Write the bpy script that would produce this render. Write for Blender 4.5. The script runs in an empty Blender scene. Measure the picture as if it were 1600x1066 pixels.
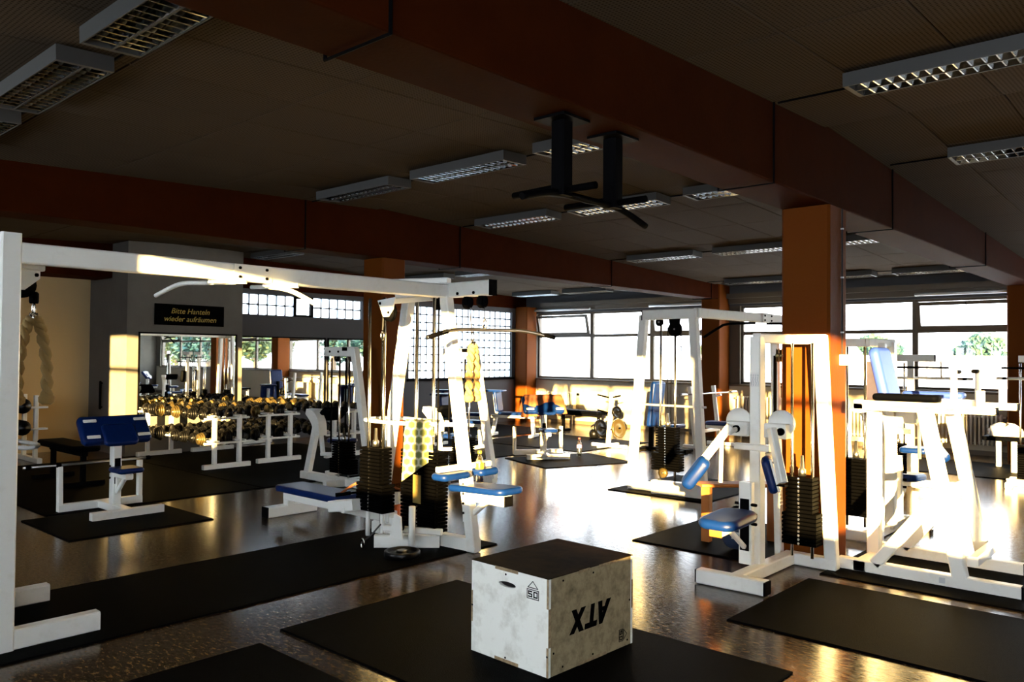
import bpy, math, random
from mathutils import Vector, Matrix
random.seed(7)
PI = math.pi
scene = bpy.context.scene
col = scene.collection

# ------------------------------------------------------------------ camera
cd = bpy.data.cameras.new('camera'); cam = bpy.data.objects.new('camera', cd); col.objects.link(cam)
cd.sensor_width = 36.0; cd.lens = 28.296; cd.clip_start = 0.05; cd.clip_end = 400
cam.matrix_world = Matrix(((0.74391, 0.00690774, 0.66824393, 0.0),
                           (0.668228, -0.02010598, -0.74368471, 0.0),
                           (0.0082985, 0.99977399, -0.01957299, 1.634),
                           (0, 0, 0, 1)))
scene.camera = cam

# ------------------------------------------------------------------ sky, sun, exposure
world = bpy.data.worlds.new('sky'); scene.world = world; world.use_nodes = True
wn = world.node_tree; wn.nodes.clear()
wo = wn.nodes.new('ShaderNodeOutputWorld'); wb = wn.nodes.new('ShaderNodeBackground')
wb.inputs[0].default_value = (0.86, 0.93, 1.0, 1); wb.inputs[1].default_value = 7.2
wn.links.new(wb.outputs[0], wo.inputs[0])
SUN_DIR = Vector((-0.66, 1.0, -0.098)).normalized()      # low evening sun through the windows behind the camera
sd = bpy.data.lights.new('sun', 'SUN'); sun = bpy.data.objects.new('sun', sd); col.objects.link(sun)
sd.energy = 44.0; sd.color = (1.0, 0.66, 0.24); sd.angle = 0.009
sun.rotation_euler = SUN_DIR.to_track_quat('-Z', 'Y').to_euler(); sun.location = (6, -10, 4)
scene.view_settings.view_transform = 'Standard'; scene.view_settings.look = 'None'
scene.view_settings.exposure = 1.0; scene.view_settings.gamma = 1.0; scene.view_settings.use_curve_mapping = False
scene.cycles.use_denoising = True
scene.cycles.max_bounces = 7; scene.cycles.diffuse_bounces = 4; scene.cycles.glossy_bounces = 4
scene.cycles.transparent_max_bounces = 16; scene.cycles.sample_clamp_indirect = 6.0
scene.cycles.caustics_reflective = False; scene.cycles.caustics_refractive = False

# ------------------------------------------------------------------ materials
MATS = {}
def mat(name, color, rough=0.5, metal=0.0, spec=0.5, noise=None, bump=None, coat=0.0, trans=0.0):
    m = bpy.data.materials.new(name); m.use_nodes = True
    nt = m.node_tree; b = nt.nodes['Principled BSDF']
    b.inputs['Base Color'].default_value = (*color, 1); b.inputs['Roughness'].default_value = rough
    b.inputs['Metallic'].default_value = metal; b.inputs['Specular IOR Level'].default_value = spec
    b.inputs['Coat Weight'].default_value = coat; b.inputs['Transmission Weight'].default_value = trans
    if noise or bump:
        tc = nt.nodes.new('ShaderNodeTexCoord')
    if noise:                                   # (scale, second colour, low, high, detail)
        sc_, c2, lo, hi = noise[:4]
        n = nt.nodes.new('ShaderNodeTexNoise'); n.inputs['Scale'].default_value = sc_; n.inputs['Detail'].default_value = 6
        n.inputs['Roughness'].default_value = 0.65
        r = nt.nodes.new('ShaderNodeValToRGB')
        r.color_ramp.elements[0].position = lo; r.color_ramp.elements[1].position = hi
        r.color_ramp.elements[0].color = (*color, 1); r.color_ramp.elements[1].color = (*c2, 1)
        nt.links.new(tc.outputs['Object'], n.inputs['Vector']); nt.links.new(n.outputs['Fac'], r.inputs[0])
        nt.links.new(r.outputs[0], b.inputs['Base Color'])
    if bump:                                    # (scale, strength)
        n2 = nt.nodes.new('ShaderNodeTexNoise'); n2.inputs['Scale'].default_value = bump[0]; n2.inputs['Detail'].default_value = 4
        bp = nt.nodes.new('ShaderNodeBump'); bp.inputs['Strength'].default_value = bump[1]; bp.inputs['Distance'].default_value = 0.01
        nt.links.new(tc.outputs['Object'], n2.inputs['Vector']); nt.links.new(n2.outputs['Fac'], bp.inputs['Height'])
        nt.links.new(bp.outputs[0], b.inputs['Normal'])
    MATS[name] = m
    return m

mat('white_paint', (0.86, 0.87, 0.83), 0.32, noise=(7, (0.72, 0.71, 0.65), 0.55, 0.85))
mat('cream_paint', (0.62, 0.58, 0.48), 0.4)
mat('black_paint', (0.002, 0.002, 0.0024), 0.6, spec=0.015)
mat('black_rubber', (0.0016, 0.0016, 0.0018), 0.6, spec=0.008, bump=(160, 0.25))
mat('iron', (0.002, 0.002, 0.0022), 0.32, spec=0.22)
mat('stack_iron', (0.0006, 0.0006, 0.0007), 0.6, spec=0.01)
mat('brass_iron', (0.16, 0.115, 0.04), 0.3, metal=0.8)
mat('chrome', (0.75, 0.74, 0.70), 0.16, metal=1.0)
mat('steel', (0.45, 0.45, 0.44), 0.3, metal=1.0)
mat('blue_vinyl', (0.0015, 0.013, 0.085), 0.36, spec=0.18, noise=(25, (0.002, 0.017, 0.10), 0.4, 0.7), bump=(300, 0.08))
mat('pale_blue_vinyl', (0.022, 0.055, 0.32), 0.4, bump=(300, 0.08))
mat('dark_vinyl', (0.001, 0.0012, 0.002), 0.6, spec=0.01)
mat('wall_paint', (0.145, 0.136, 0.12), 0.8, spec=0.1, noise=(3, (0.128, 0.12, 0.105), 0.4, 0.7), bump=(90, 0.12))
mat('warm_lit_wall', (0.62, 0.46, 0.24), 0.8, spec=0.1, bump=(90, 0.12))  # soft warm light on the left wall is painted into this colour
mat('grey_wall_paint', (0.085, 0.085, 0.09), 0.8, spec=0.1, bump=(90, 0.12))
mat('parapet_paint', (0.40, 0.36, 0.28), 0.75, bump=(90, 0.1))
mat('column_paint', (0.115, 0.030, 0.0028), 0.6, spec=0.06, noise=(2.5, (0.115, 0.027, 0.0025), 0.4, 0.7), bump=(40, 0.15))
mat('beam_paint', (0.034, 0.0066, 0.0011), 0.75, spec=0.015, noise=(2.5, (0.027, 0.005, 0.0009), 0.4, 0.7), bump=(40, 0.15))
mat('frame_paint', (0.085, 0.066, 0.045), 0.5)
mat('metal_trim', (0.6, 0.62, 0.64), 0.3, metal=0.6)
mat('lamp_housing', (0.07, 0.07, 0.068), 0.5, spec=0.1)
mat('louvre_metal', (0.55, 0.58, 0.6), 0.12, metal=1.0)
mat('tube_glass', (0.85, 0.87, 0.86), 0.3)
mat('lamp_dark', (0.02, 0.02, 0.022), 0.6)
mat('ply_white', (0.90, 0.91, 0.85), 0.6, spec=0.2, noise=(9, (0.62, 0.61, 0.54), 0.5, 0.75), bump=(60, 0.06))
mat('ply_top_shade', (0.022, 0.012, 0.005), 0.8, spec=0.02, noise=(5, (0.008, 0.005, 0.003), 0.4, 0.65), bump=(70, 0.1))  # same plywood darkened: shade of the upward face is in the colour
mat('ply_side_shade', (0.34, 0.275, 0.165), 0.7, spec=0.1, noise=(14, (0.13, 0.10, 0.055), 0.42, 0.75), bump=(60, 0.1))  # same plywood, darker and warmer: dim light on the right face painted in
mat('ply_edge', (0.36, 0.26, 0.14), 0.7, noise=(40, (0.22, 0.15, 0.08), 0.4, 0.6))
mat('print_black', (0.002, 0.002, 0.002), 0.8, spec=0.0)
mat('rope', (0.30, 0.20, 0.07), 0.85, bump=(120, 0.4))
mat('cable', (0.015, 0.014, 0.013), 0.5)
mat('towel_green', (0.42, 0.50, 0.22), 0.95)
mat('towel_brown', (0.22, 0.07, 0.025), 0.95, bump=(80, 0.4))
mat('cloth_white', (0.66, 0.62, 0.62), 0.95, bump=(60, 0.3))
mat('cloth_navy', (0.015, 0.03, 0.075), 0.95)
mat('yellow_plastic', (0.85, 0.62, 0.02), 0.35)
mat('red_plastic', (0.55, 0.03, 0.015), 0.4)
mat('pink_plastic', (0.8, 0.35, 0.42), 0.4)
mat('sign_black', (0.002, 0.002, 0.002), 0.8, spec=0.0)
mat('sign_gold', (0.42, 0.30, 0.06), 0.5)
mat('plastic_white', (0.8, 0.8, 0.78), 0.4)
mat('label_grey', (0.55, 0.58, 0.6), 0.5)
mat('orange_panel', (0.42, 0.14, 0.02), 0.5)
mat('wood_panel', (0.34, 0.25, 0.14), 0.5, noise=(6, (0.26, 0.185, 0.10), 0.4, 0.6))
mat('plate_gold', (0.45, 0.33, 0.10), 0.35, metal=0.7)
mat('mirror_silver', (0.90, 0.94, 0.93), 0.012, metal=1.0)
mat('outdoor_pale', (0.78, 0.77, 0.74), 0.9)
mat('leaf', (0.025, 0.065, 0.025), 0.8, noise=(1.6, (0.10, 0.10, 0.015), 0.4, 0.65))
mat('leaf_teal', (0.008, 0.045, 0.045), 0.8, noise=(1.8, (0.03, 0.075, 0.035), 0.4, 0.65))
mat('trunk', (0.10, 0.07, 0.045), 0.9)

def special_floor():
    m = bpy.data.materials.new('lino'); m.use_nodes = True; nt = m.node_tree; b = nt.nodes['Principled BSDF']
    tc = nt.nodes.new('ShaderNodeTexCoord')
    mp = nt.nodes.new('ShaderNodeMapping'); mp.inputs['Scale'].default_value = (1.0, 2.2, 1.0); mp.inputs['Rotation'].default_value = (0, 0, 0.5)
    nt.links.new(tc.outputs['Object'], mp.inputs[0])
    n = nt.nodes.new('ShaderNodeTexNoise'); n.inputs['Scale'].default_value = 20; n.inputs['Detail'].default_value = 9; n.inputs['Roughness'].default_value = 0.72
    nt.links.new(mp.outputs[0], n.inputs['Vector'])
    r = nt.nodes.new('ShaderNodeValToRGB'); e = r.color_ramp.elements
    e[0].position = 0.38; e[0].color = (0.005, 0.003, 0.002, 1); e[1].position = 0.62; e[1].color = (0.14, 0.088, 0.036, 1)
    e2 = r.color_ramp.elements.new(0.5); e2.color = (0.05, 0.031, 0.014, 1)
    nt.links.new(n.outputs['Fac'], r.inputs[0]); nt.links.new(r.outputs[0], b.inputs['Base Color'])
    n3 = nt.nodes.new('ShaderNodeTexNoise'); n3.inputs['Scale'].default_value = 28; n3.inputs['Detail'].default_value = 5
    nt.links.new(mp.outputs[0], n3.inputs['Vector'])
    mr = nt.nodes.new('ShaderNodeMapRange'); mr.inputs['From Min'].default_value = 0.3; mr.inputs['From Max'].default_value = 0.7
    mr.inputs['To Min'].default_value = 0.10; mr.inputs['To Max'].default_value = 0.24
    nt.links.new(n3.outputs['Fac'], mr.inputs[0]); nt.links.new(mr.outputs[0], b.inputs['Roughness'])
    bp = nt.nodes.new('ShaderNodeBump'); bp.inputs['Strength'].default_value = 0.07; bp.inputs['Distance'].default_value = 0.006
    nt.links.new(n3.outputs['Fac'], bp.inputs['Height']); nt.links.new(bp.outputs[0], b.inputs['Normal'])
    fr = nt.nodes.new('ShaderNodeMapRange'); fr.inputs['From Min'].default_value = 0.36; fr.inputs['From Max'].default_value = 0.60
    fr.inputs['To Min'].default_value = 0.08; fr.inputs['To Max'].default_value = 0.42
    n4 = nt.nodes.new('ShaderNodeTexNoise'); n4.inputs['Scale'].default_value = 20; n4.inputs['Detail'].default_value = 8; n4.inputs['Roughness'].default_value = 0.7
    nt.links.new(mp.outputs[0], n4.inputs['Vector']); nt.links.new(n4.outputs['Fac'], fr.inputs[0]); nt.links.new(fr.outputs[0], b.inputs['Specular IOR Level'])
    MATS['lino'] = m
special_floor()

def special_ceiling():
    m = bpy.data.materials.new('perforated_board'); m.use_nodes = True; nt = m.node_tree; b = nt.nodes['Principled BSDF']
    tc = nt.nodes.new('ShaderNodeTexCoord')
    v = nt.nodes.new('ShaderNodeTexVoronoi'); v.inputs['Scale'].default_value = 42; v.inputs['Randomness'].default_value = 0.0
    nt.links.new(tc.outputs['Object'], v.inputs['Vector'])
    r = nt.nodes.new('ShaderNodeValToRGB'); e = r.color_ramp.elements
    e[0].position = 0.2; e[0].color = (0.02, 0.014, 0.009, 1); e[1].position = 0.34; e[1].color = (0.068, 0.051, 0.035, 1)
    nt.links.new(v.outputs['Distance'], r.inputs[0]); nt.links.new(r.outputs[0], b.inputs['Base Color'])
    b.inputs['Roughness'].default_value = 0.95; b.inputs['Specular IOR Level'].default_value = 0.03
    MATS['perforated_board'] = m
special_ceiling()
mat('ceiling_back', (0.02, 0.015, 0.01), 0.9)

def glass_mat(name, gloss, tint=(1, 1, 1), rough=0.02):
    m = bpy.data.materials.new(name); m.use_nodes = True; nt = m.node_tree; nt.nodes.clear()
    o = nt.nodes.new('ShaderNodeOutputMaterial'); mx = nt.nodes.new('ShaderNodeMixShader')
    t = nt.nodes.new('ShaderNodeBsdfTransparent'); t.inputs[0].default_value = (*tint, 1)
    g = nt.nodes.new('ShaderNodeBsdfGlossy'); g.inputs['Roughness'].default_value = rough
    mx.inputs[0].default_value = gloss
    nt.links.new(t.outputs[0], mx.inputs[1]); nt.links.new(g.outputs[0], mx.inputs[2]); nt.links.new(mx.outputs[0], o.inputs[0])
    MATS[name] = m
glass_mat('window_glass', 0.05)
glass_mat('bottle_clear', 0.3, (0.88, 0.9, 0.86), 0.12)
def block_mat():
    m = bpy.data.materials.new('glass_block'); m.use_nodes = True; nt = m.node_tree; nt.nodes.clear()
    o = nt.nodes.new('ShaderNodeOutputMaterial'); mx = nt.nodes.new('ShaderNodeMixShader'); mx2 = nt.nodes.new('ShaderNodeMixShader')
    t = nt.nodes.new('ShaderNodeBsdfTransparent'); t.inputs[0].default_value = (0.82, 0.9, 0.95, 1)
    d = nt.nodes.new('ShaderNodeBsdfTranslucent'); d.inputs[0].default_value = (0.9, 0.95, 1.0, 1)
    g = nt.nodes.new('ShaderNodeBsdfGlossy'); g.inputs['Roughness'].default_value = 0.15
    mx.inputs[0].default_value = 0.55; mx2.inputs[0].default_value = 0.06
    nt.links.new(t.outputs[0], mx.inputs[1]); nt.links.new(d.outputs[0], mx.inputs[2])
    nt.links.new(mx.outputs[0], mx2.inputs[1]); nt.links.new(g.outputs[0], mx2.inputs[2]); nt.links.new(mx2.outputs[0], o.inputs[0])
    MATS['glass_block'] = m
block_mat()
def towel_mat():                       # honeycomb print: distance to the nearest point of a hexagonal lattice
    m = MATS['towel_green']; nt = m.node_tree; b = nt.nodes['Principled BSDF']
    tc = nt.nodes.new('ShaderNodeTexCoord'); sep = nt.nodes.new('ShaderNodeSeparateXYZ'); nt.links.new(tc.outputs['Object'], sep.inputs[0])
    def mth(op, x, y=None):
        n = nt.nodes.new('ShaderNodeMath'); n.operation = op
        for i, q in enumerate((x, y)):
            if q is None: continue
            if isinstance(q, (int, float)): n.inputs[i].default_value = q
            else: nt.links.new(q, n.inputs[i])
        return n.outputs[0]
    u = mth('MULTIPLY', mth('ADD', mth('MULTIPLY', sep.outputs[0], .82), mth('MULTIPLY', sep.outputs[1], .57)), 14.0)
    v = mth('MULTIPLY', sep.outputs[2], 14.0)
    def cell(ou, ov):
        x = mth('ABSOLUTE', mth('SUBTRACT', mth('FLOORED_MODULO', mth('ADD', u, ou), 1.0), .5))
        y = mth('ABSOLUTE', mth('SUBTRACT', mth('FLOORED_MODULO', mth('ADD', v, ov), 1.7320508), .8660254))
        return mth('MAXIMUM', x, mth('ADD', mth('MULTIPLY', x, .5), mth('MULTIPLY', y, .8660254)))
    d = mth('MINIMUM', cell(0.0, 0.0), cell(0.5, .8660254))
    r = nt.nodes.new('ShaderNodeValToRGB'); e = r.color_ramp.elements
    e[0].position = 0.36; e[0].color = (0.20, 0.22, 0.08, 1); e[1].position = 0.41; e[1].color = (0.52, 0.50, 0.34, 1)
    e2 = r.color_ramp.elements.new(0.20); e2.color = (0.12, 0.14, 0.04, 1)
    nt.links.new(d, r.inputs[0]); nt.links.new(r.outputs[0], b.inputs['Base Color'])
towel_mat()

# ------------------------------------------------------------------ mesh helpers
def V(*a): return Vector(a[0]) if len(a) == 1 else Vector(a)
def basis(d, up=(0, 0, 1)):
    d = V(d).normalized(); u = V(up)
    if abs(d.dot(u)) > 0.995: u = V(0, 1, 0)
    x = d.cross(u).normalized(); y = x.cross(d).normalized()
    return x, y, d
class MB:
    def __init__(s): s.v = []; s.f = []
    def add(s, vs, fs):
        o = len(s.v); s.v += [tuple(p) for p in vs]; s.f += [tuple(i + o for i in f) for f in fs]; return s
    def box(s, lo, hi):
        x0, y0, z0 = lo; x1, y1, z1 = hi
        return s.add([(x0, y0, z0), (x1, y0, z0), (x1, y1, z0), (x0, y1, z0), (x0, y0, z1), (x1, y0, z1), (x1, y1, z1), (x0, y1, z1)],
                     [(0, 3, 2, 1), (4, 5, 6, 7), (0, 1, 5, 4), (1, 2, 6, 5), (2, 3, 7, 6), (3, 0, 4, 7)])
    def sweep(s, rings, cap=True):
        n = len(rings[0]); vs = [p for r in rings for p in r]; fs = []
        for k in range(len(rings) - 1):
            for i in range(n):
                j = (i + 1) % n; fs.append((k * n + i, k * n + j, (k + 1) * n + j, (k + 1) * n + i))
        if cap:
            fs.append(tuple(range(n))[::-1]); fs.append(tuple((len(rings) - 1) * n + i for i in range(n)))
        return s.add(vs, fs)
    def bar(s, p, q, w=0.06, h=None, up=(0, 0, 1), c=0.008):      # square tube with chamfered edges
        h = w if h is None else h; p = V(p); q = V(q); x, y, d = basis(q - p, up); a = w / 2; b = h / 2; c = min(c, a * .45, b * .45)
        o = [(a - c, -b), (a, -b + c), (a, b - c), (a - c, b), (-a + c, b), (-a, b - c), (-a, -b + c), (-a + c, -b)]
        return s.sweep([[c0 + x * u + y * v for u, v in o] for c0 in (p, q)])
    def path(s, pts, w=0.06, h=None, up=(0, 0, 1)):
        for a, b in zip(pts[:-1], pts[1:]): s.bar(a, b, w, h, up)
        return s
    def tube(s, pts, r=0.015, n=10):
        pts = [V(p) for p in pts]; rings = []; pu = None
        for i, p in enumerate(pts):
            d = (pts[min(i + 1, len(pts) - 1)] - pts[max(i - 1, 0)]).normalized()
            if pu is None: x, y, _ = basis(d)
            else:
                y = (pu - d * pu.dot(d)).normalized(); x = d.cross(y).normalized()
            pu = y
            rr = r[i] if isinstance(r, (list, tuple)) else r
            rings.append([p + x * math.cos(t * 2 * PI / n) * rr + y * math.sin(t * 2 * PI / n) * rr for t in range(n)])
        return s.sweep(rings)
    def lathe(s, prof, org=(0, 0, 0), axis=(0, 0, 1), n=16):      # prof: (radius, height along the axis)
        org = V(org); x, y, d = basis(axis)
        return s.sweep([[org + d * h + x * math.cos(t * 2 * PI / n) * max(r, 1e-4) + y * math.sin(t * 2 * PI / n) * max(r, 1e-4) for t in range(n)] for r, h in prof])
    def prism(s, poly, a, b):      # poly 3D points, extruded by vector a..b
        poly = [V(p) for p in poly]; a = V(a); b = V(b)
        return s.sweep([[p + a for p in poly], [p + b for p in poly]])
    def pad(s, c, ax, ay, az, rc=0.04, re=0.02, k=4):  # upholstered pad: half axes ax, ay, az(thin)
        c = V(c); ax = V(ax); ay = V(ay); az = V(az); lx, ly, lz = ax.length, ay.length, az.length
        x, y, z = ax / lx, ay / ly, az / lz; re = min(re, lz * .98); rc = min(rc, lx * .98, ly * .98); rc = max(rc, re * 1.02)
        def outline(ins):
            o = []
            for (sx, sy, a0) in ((1, 1, 0), (-1, 1, 90), (-1, -1, 180), (1, -1, 270)):
                for i in range(k + 1):
                    t = math.radians(a0 + 90 * i / k)
                    o.append((sx * (lx - rc) + math.cos(t) * (rc - ins), sy * (ly - rc) + math.sin(t) * (rc - ins)))
            return o
        rings = []
        for i in range(5):
            t = PI / 2 * (1 - i / 4); rings.append((re * (1 - math.cos(t)), -lz + re * (1 - math.sin(t))))
        lay = rings + [(i_, -h_) for i_, h_ in rings[::-1]]
        return s.sweep([[c + x * u + y * v + z * h for u, v in outline(ins)] for ins, h in lay])
    def build(s, name, m, parent=None, smooth=False, bevel=0):
        off = ORG.get(parent, V(0, 0, 0)) if parent else V(0, 0, 0)
        me = bpy.data.meshes.new(name); me.from_pydata([(p[0] - off.x, p[1] - off.y, p[2] - off.z) for p in s.v], [], s.f); me.update()
        me.materials.append(MATS[m])
        if smooth:
            for p in me.polygons: p.use_smooth = len(p.vertices) < 6
        o = bpy.data.objects.new(name, me); col.objects.link(o)
        if parent: o.parent = parent; ORG[o] = off
        if bevel:
            b = o.modifiers.new('bevel', 'BEVEL'); b.width = bevel; b.segments = 2; b.limit_method = 'ANGLE'
        return o
ORG = {}
def tag(o, label=None, cat=None, group=None, kind=None):
    if label: o['label'] = label
    if cat: o['category'] = cat
    if group: o['group'] = group
    if kind: o['kind'] = kind
    return o
def thing(name, loc, label, cat, group=None, rz=0.0, kind=None, local=False):
    o = bpy.data.objects.new(name, None); col.objects.link(o); o.empty_display_size = 0.1
    o.location = loc; o.rotation_euler = (0, 0, rz)
    ORG[o] = V(0, 0, 0) if local else V(loc)
    return tag(o, label, cat, group, kind)
def copy_tree(o, parent=None):
    c = o.copy(); col.objects.link(c); c.parent = parent
    for ch in [x for x in bpy.data.objects if x.parent == o]: copy_tree(ch, c)
    return c
CHILD = {}
def clone(o, loc, rz, label, group=None, scale=None):
    c = o.copy(); col.objects.link(c); c.location = loc; c.rotation_euler = (0, 0, rz)
    if scale: c.scale = scale
    c['label'] = label
    if group: c['group'] = group
    for ch in o.children:
        k = ch.copy(); col.objects.link(k); k.parent = c
        for g in ch.children:
            q = g.copy(); col.objects.link(q); q.parent = k
    return c
def B(name, m, parent, lo, hi, bevel=0): return MB().box(lo, hi).build(name, m, parent, bevel=bevel)
def bez(pts, n=8):     # Catmull-Rom through points
    P = [V(p) for p in pts]; out = []
    for i in range(len(P) - 1):
        a = P[max(i - 1, 0)]; b = P[i]; c = P[i + 1]; d = P[min(i + 2, len(P) - 1)]
        for k in range(n):
            t = k / n; out.append(0.5 * ((2 * b) + (c - a) * t + (2 * a - 5 * b + 4 * c - d) * t * t + (3 * b - a - 3 * c + d) * t ** 3))
    return out + [P[-1]]
def text_mb(txt, size, org, ux, uy, thick=0.002, mb=None, shear=0.0):
    cu = bpy.data.curves.new('t', 'FONT'); cu.body = txt; cu.size = size; cu.align_x = 'CENTER'; cu.align_y = 'CENTER'; cu.extrude = thick; cu.shear = shear
    o = bpy.data.objects.new('t', cu); col.objects.link(o)
    dg = bpy.context.evaluated_depsgraph_get(); me = o.evaluated_get(dg).to_mesh()
    ux = V(ux).normalized(); uy = V(uy).normalized(); uz = ux.cross(uy); org = V(org); mb = mb or MB()
    mb.add([org + ux * v.co.x + uy * v.co.y + uz * v.co.z for v in me.vertices], [tuple(p.vertices) for p in me.polygons])
    o.evaluated_get(dg).to_mesh_clear(); bpy.data.objects.remove(o); bpy.data.curves.remove(cu)
    return mb

# ================================================================== THE SETTING
XL, XB, XK, XR = -14.6, -13.75, -13.10, 8.9      # left wall, recessed back wall, front of the wall block, right wall
YR, YF, YM = -2.5, 15.8, 6.64                     # rear window wall, far window wall, ridge
ZB = 2.875                                        # underside of the beams
def zc(y): return 3.50 - 0.036 * abs(y - YM)

fl = tag(B('floor', 'lino', None, (XL - .2, YR - .2, -.12), (XR + .2, YF + .2, 0)), 'glossy mottled brown linoleum floor', kind='structure')

# ceiling: backing slabs plus perforated boards
ce = thing('ceiling', (0, 0, 3.5), 'dark ceiling of perforated tan boards', None, kind='structure')
for (ya, yb) in ((YR - .3, YM), (YM, YF + .3)):
    za, zb_ = zc(ya), zc(yb)
    MB().add([(XL - .3, ya, za), (XR + .3, ya, za), (XR + .3, yb, zb_), (XL - .3, yb, zb_), (XL - .3, ya, za + .2), (XR + .3, ya, za + .2), (XR + .3, yb, zb_ + .2), (XL - .3, yb, zb_ + .2)],
             [(0, 3, 2, 1), (4, 5, 6, 7), (0, 1, 5, 4), (1, 2, 6, 5), (2, 3, 7, 6), (3, 0, 4, 7)]).build('backing_slab', 'ceiling_back', ce)
def panel_mesh(w, d):
    mb = MB(); c = .006; h = .022
    lo = [(-w / 2 + c, -d / 2 + c), (w / 2 - c, -d / 2 + c), (w / 2 - c, d / 2 - c), (-w / 2 + c, d / 2 - c)]
    hi = [(-w / 2, -d / 2), (w / 2, -d / 2), (w / 2, d / 2), (-w / 2, d / 2)]
    mb.sweep([[(x, y, -h) for x, y in lo], [(x, y, -h + c) for x, y in hi], [(x, y, 0) for x, y in hi]])
    me = bpy.data.meshes.new('ceiling_panel'); me.from_pydata(mb.v, [], mb.f); me.materials.append(MATS['perforated_board']); return me
PM = {}
def panels(x0, w, nx, y0, d, ny):
    key = (round(w, 3), d)
    if key not in PM: PM[key] = panel_mesh(w - .005, d - .005)
    for i in range(nx):
        for j in range(ny):
            y = y0 + (j + .5) * d
            o = bpy.data.objects.new('ceiling_panel', PM[key]); col.objects.link(o); o.parent = ce
            o.location = (x0 + (i + .5) * w, y, zc(y) - 3.5 - .001); o.rotation_euler = (math.atan(0.036) * (1 if y < YM else -1), 0, 0)
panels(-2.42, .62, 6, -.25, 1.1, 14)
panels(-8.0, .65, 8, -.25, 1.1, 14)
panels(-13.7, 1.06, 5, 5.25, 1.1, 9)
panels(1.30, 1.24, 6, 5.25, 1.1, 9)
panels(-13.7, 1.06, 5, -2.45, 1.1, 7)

# beams and columns
def beam(x0, x1, ya, yb, label, joints, n):
    t = thing('trim_%d' % n, ((x0 + x1) / 2, ya, ZB), label, None, kind='structure')
    ys = [ya] + [j for j in joints if ya < j < yb] + [YM] + [yb]; ys = sorted(set(ys))
    mb = MB(); rings = []
    for y in ys: rings.append([(x0, y, ZB), (x1, y, ZB), (x1, y, zc(y) + .05), (x0, y, zc(y) + .05)])
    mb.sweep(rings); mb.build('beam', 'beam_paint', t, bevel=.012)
    for j in joints:
        if not ya < j < yb: continue
        cm = MB(); cm.tube([(x1 + .012, j, zc(j) - .01), (x1 + .012, j, ZB - .012), (x0 - .012, j, ZB - .012), (x0 - .012, j, zc(j) - .01)], .009, 6)
        cm.build('conduit', 'black_paint', t)
    return t
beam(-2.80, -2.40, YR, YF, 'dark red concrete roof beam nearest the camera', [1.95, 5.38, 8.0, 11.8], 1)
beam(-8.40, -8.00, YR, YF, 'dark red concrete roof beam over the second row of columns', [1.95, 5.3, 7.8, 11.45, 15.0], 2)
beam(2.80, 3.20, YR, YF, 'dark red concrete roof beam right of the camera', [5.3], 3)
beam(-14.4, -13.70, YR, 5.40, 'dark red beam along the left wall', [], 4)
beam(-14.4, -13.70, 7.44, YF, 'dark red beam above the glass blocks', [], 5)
def column(x0, x1, y0, y1, z1, label, n, group='orange painted concrete columns'):
    c = .02; mb = MB()
    mb.sweep([[(x0 + c, y0, z), (x1 - c, y0, z), (x1, y0 + c, z), (x1, y1 - c, z), (x1 - c, y1, z), (x0 + c, y1, z), (x0, y1 - c, z), (x0, y0 + c, z)] for z in (0, z1)])
    o = mb.build('trim_%d' % n, 'column_paint'); return tag(o, label, None, group, 'structure')
column(-2.80, -2.40, 6.45, 6.83, ZB, 'orange concrete column beside the pec machine', 6)
column(-8.40, -8.00, 6.45, 6.83, ZB, 'orange concrete column behind the cable tower', 7)
column(2.80, 3.20, 6.45, 6.83, ZB, 'orange concrete column right of the camera', 8)
k = 9
for x in (-8.40, -2.80, 2.80):
    column(x, x + .42, 15.32, YF, 3.2, 'orange column against the far window wall', k); k += 1
column(-13.74, -13.34, 15.40, YF, 2.9, 'orange corner column beside the glass blocks', k); k += 1

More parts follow.
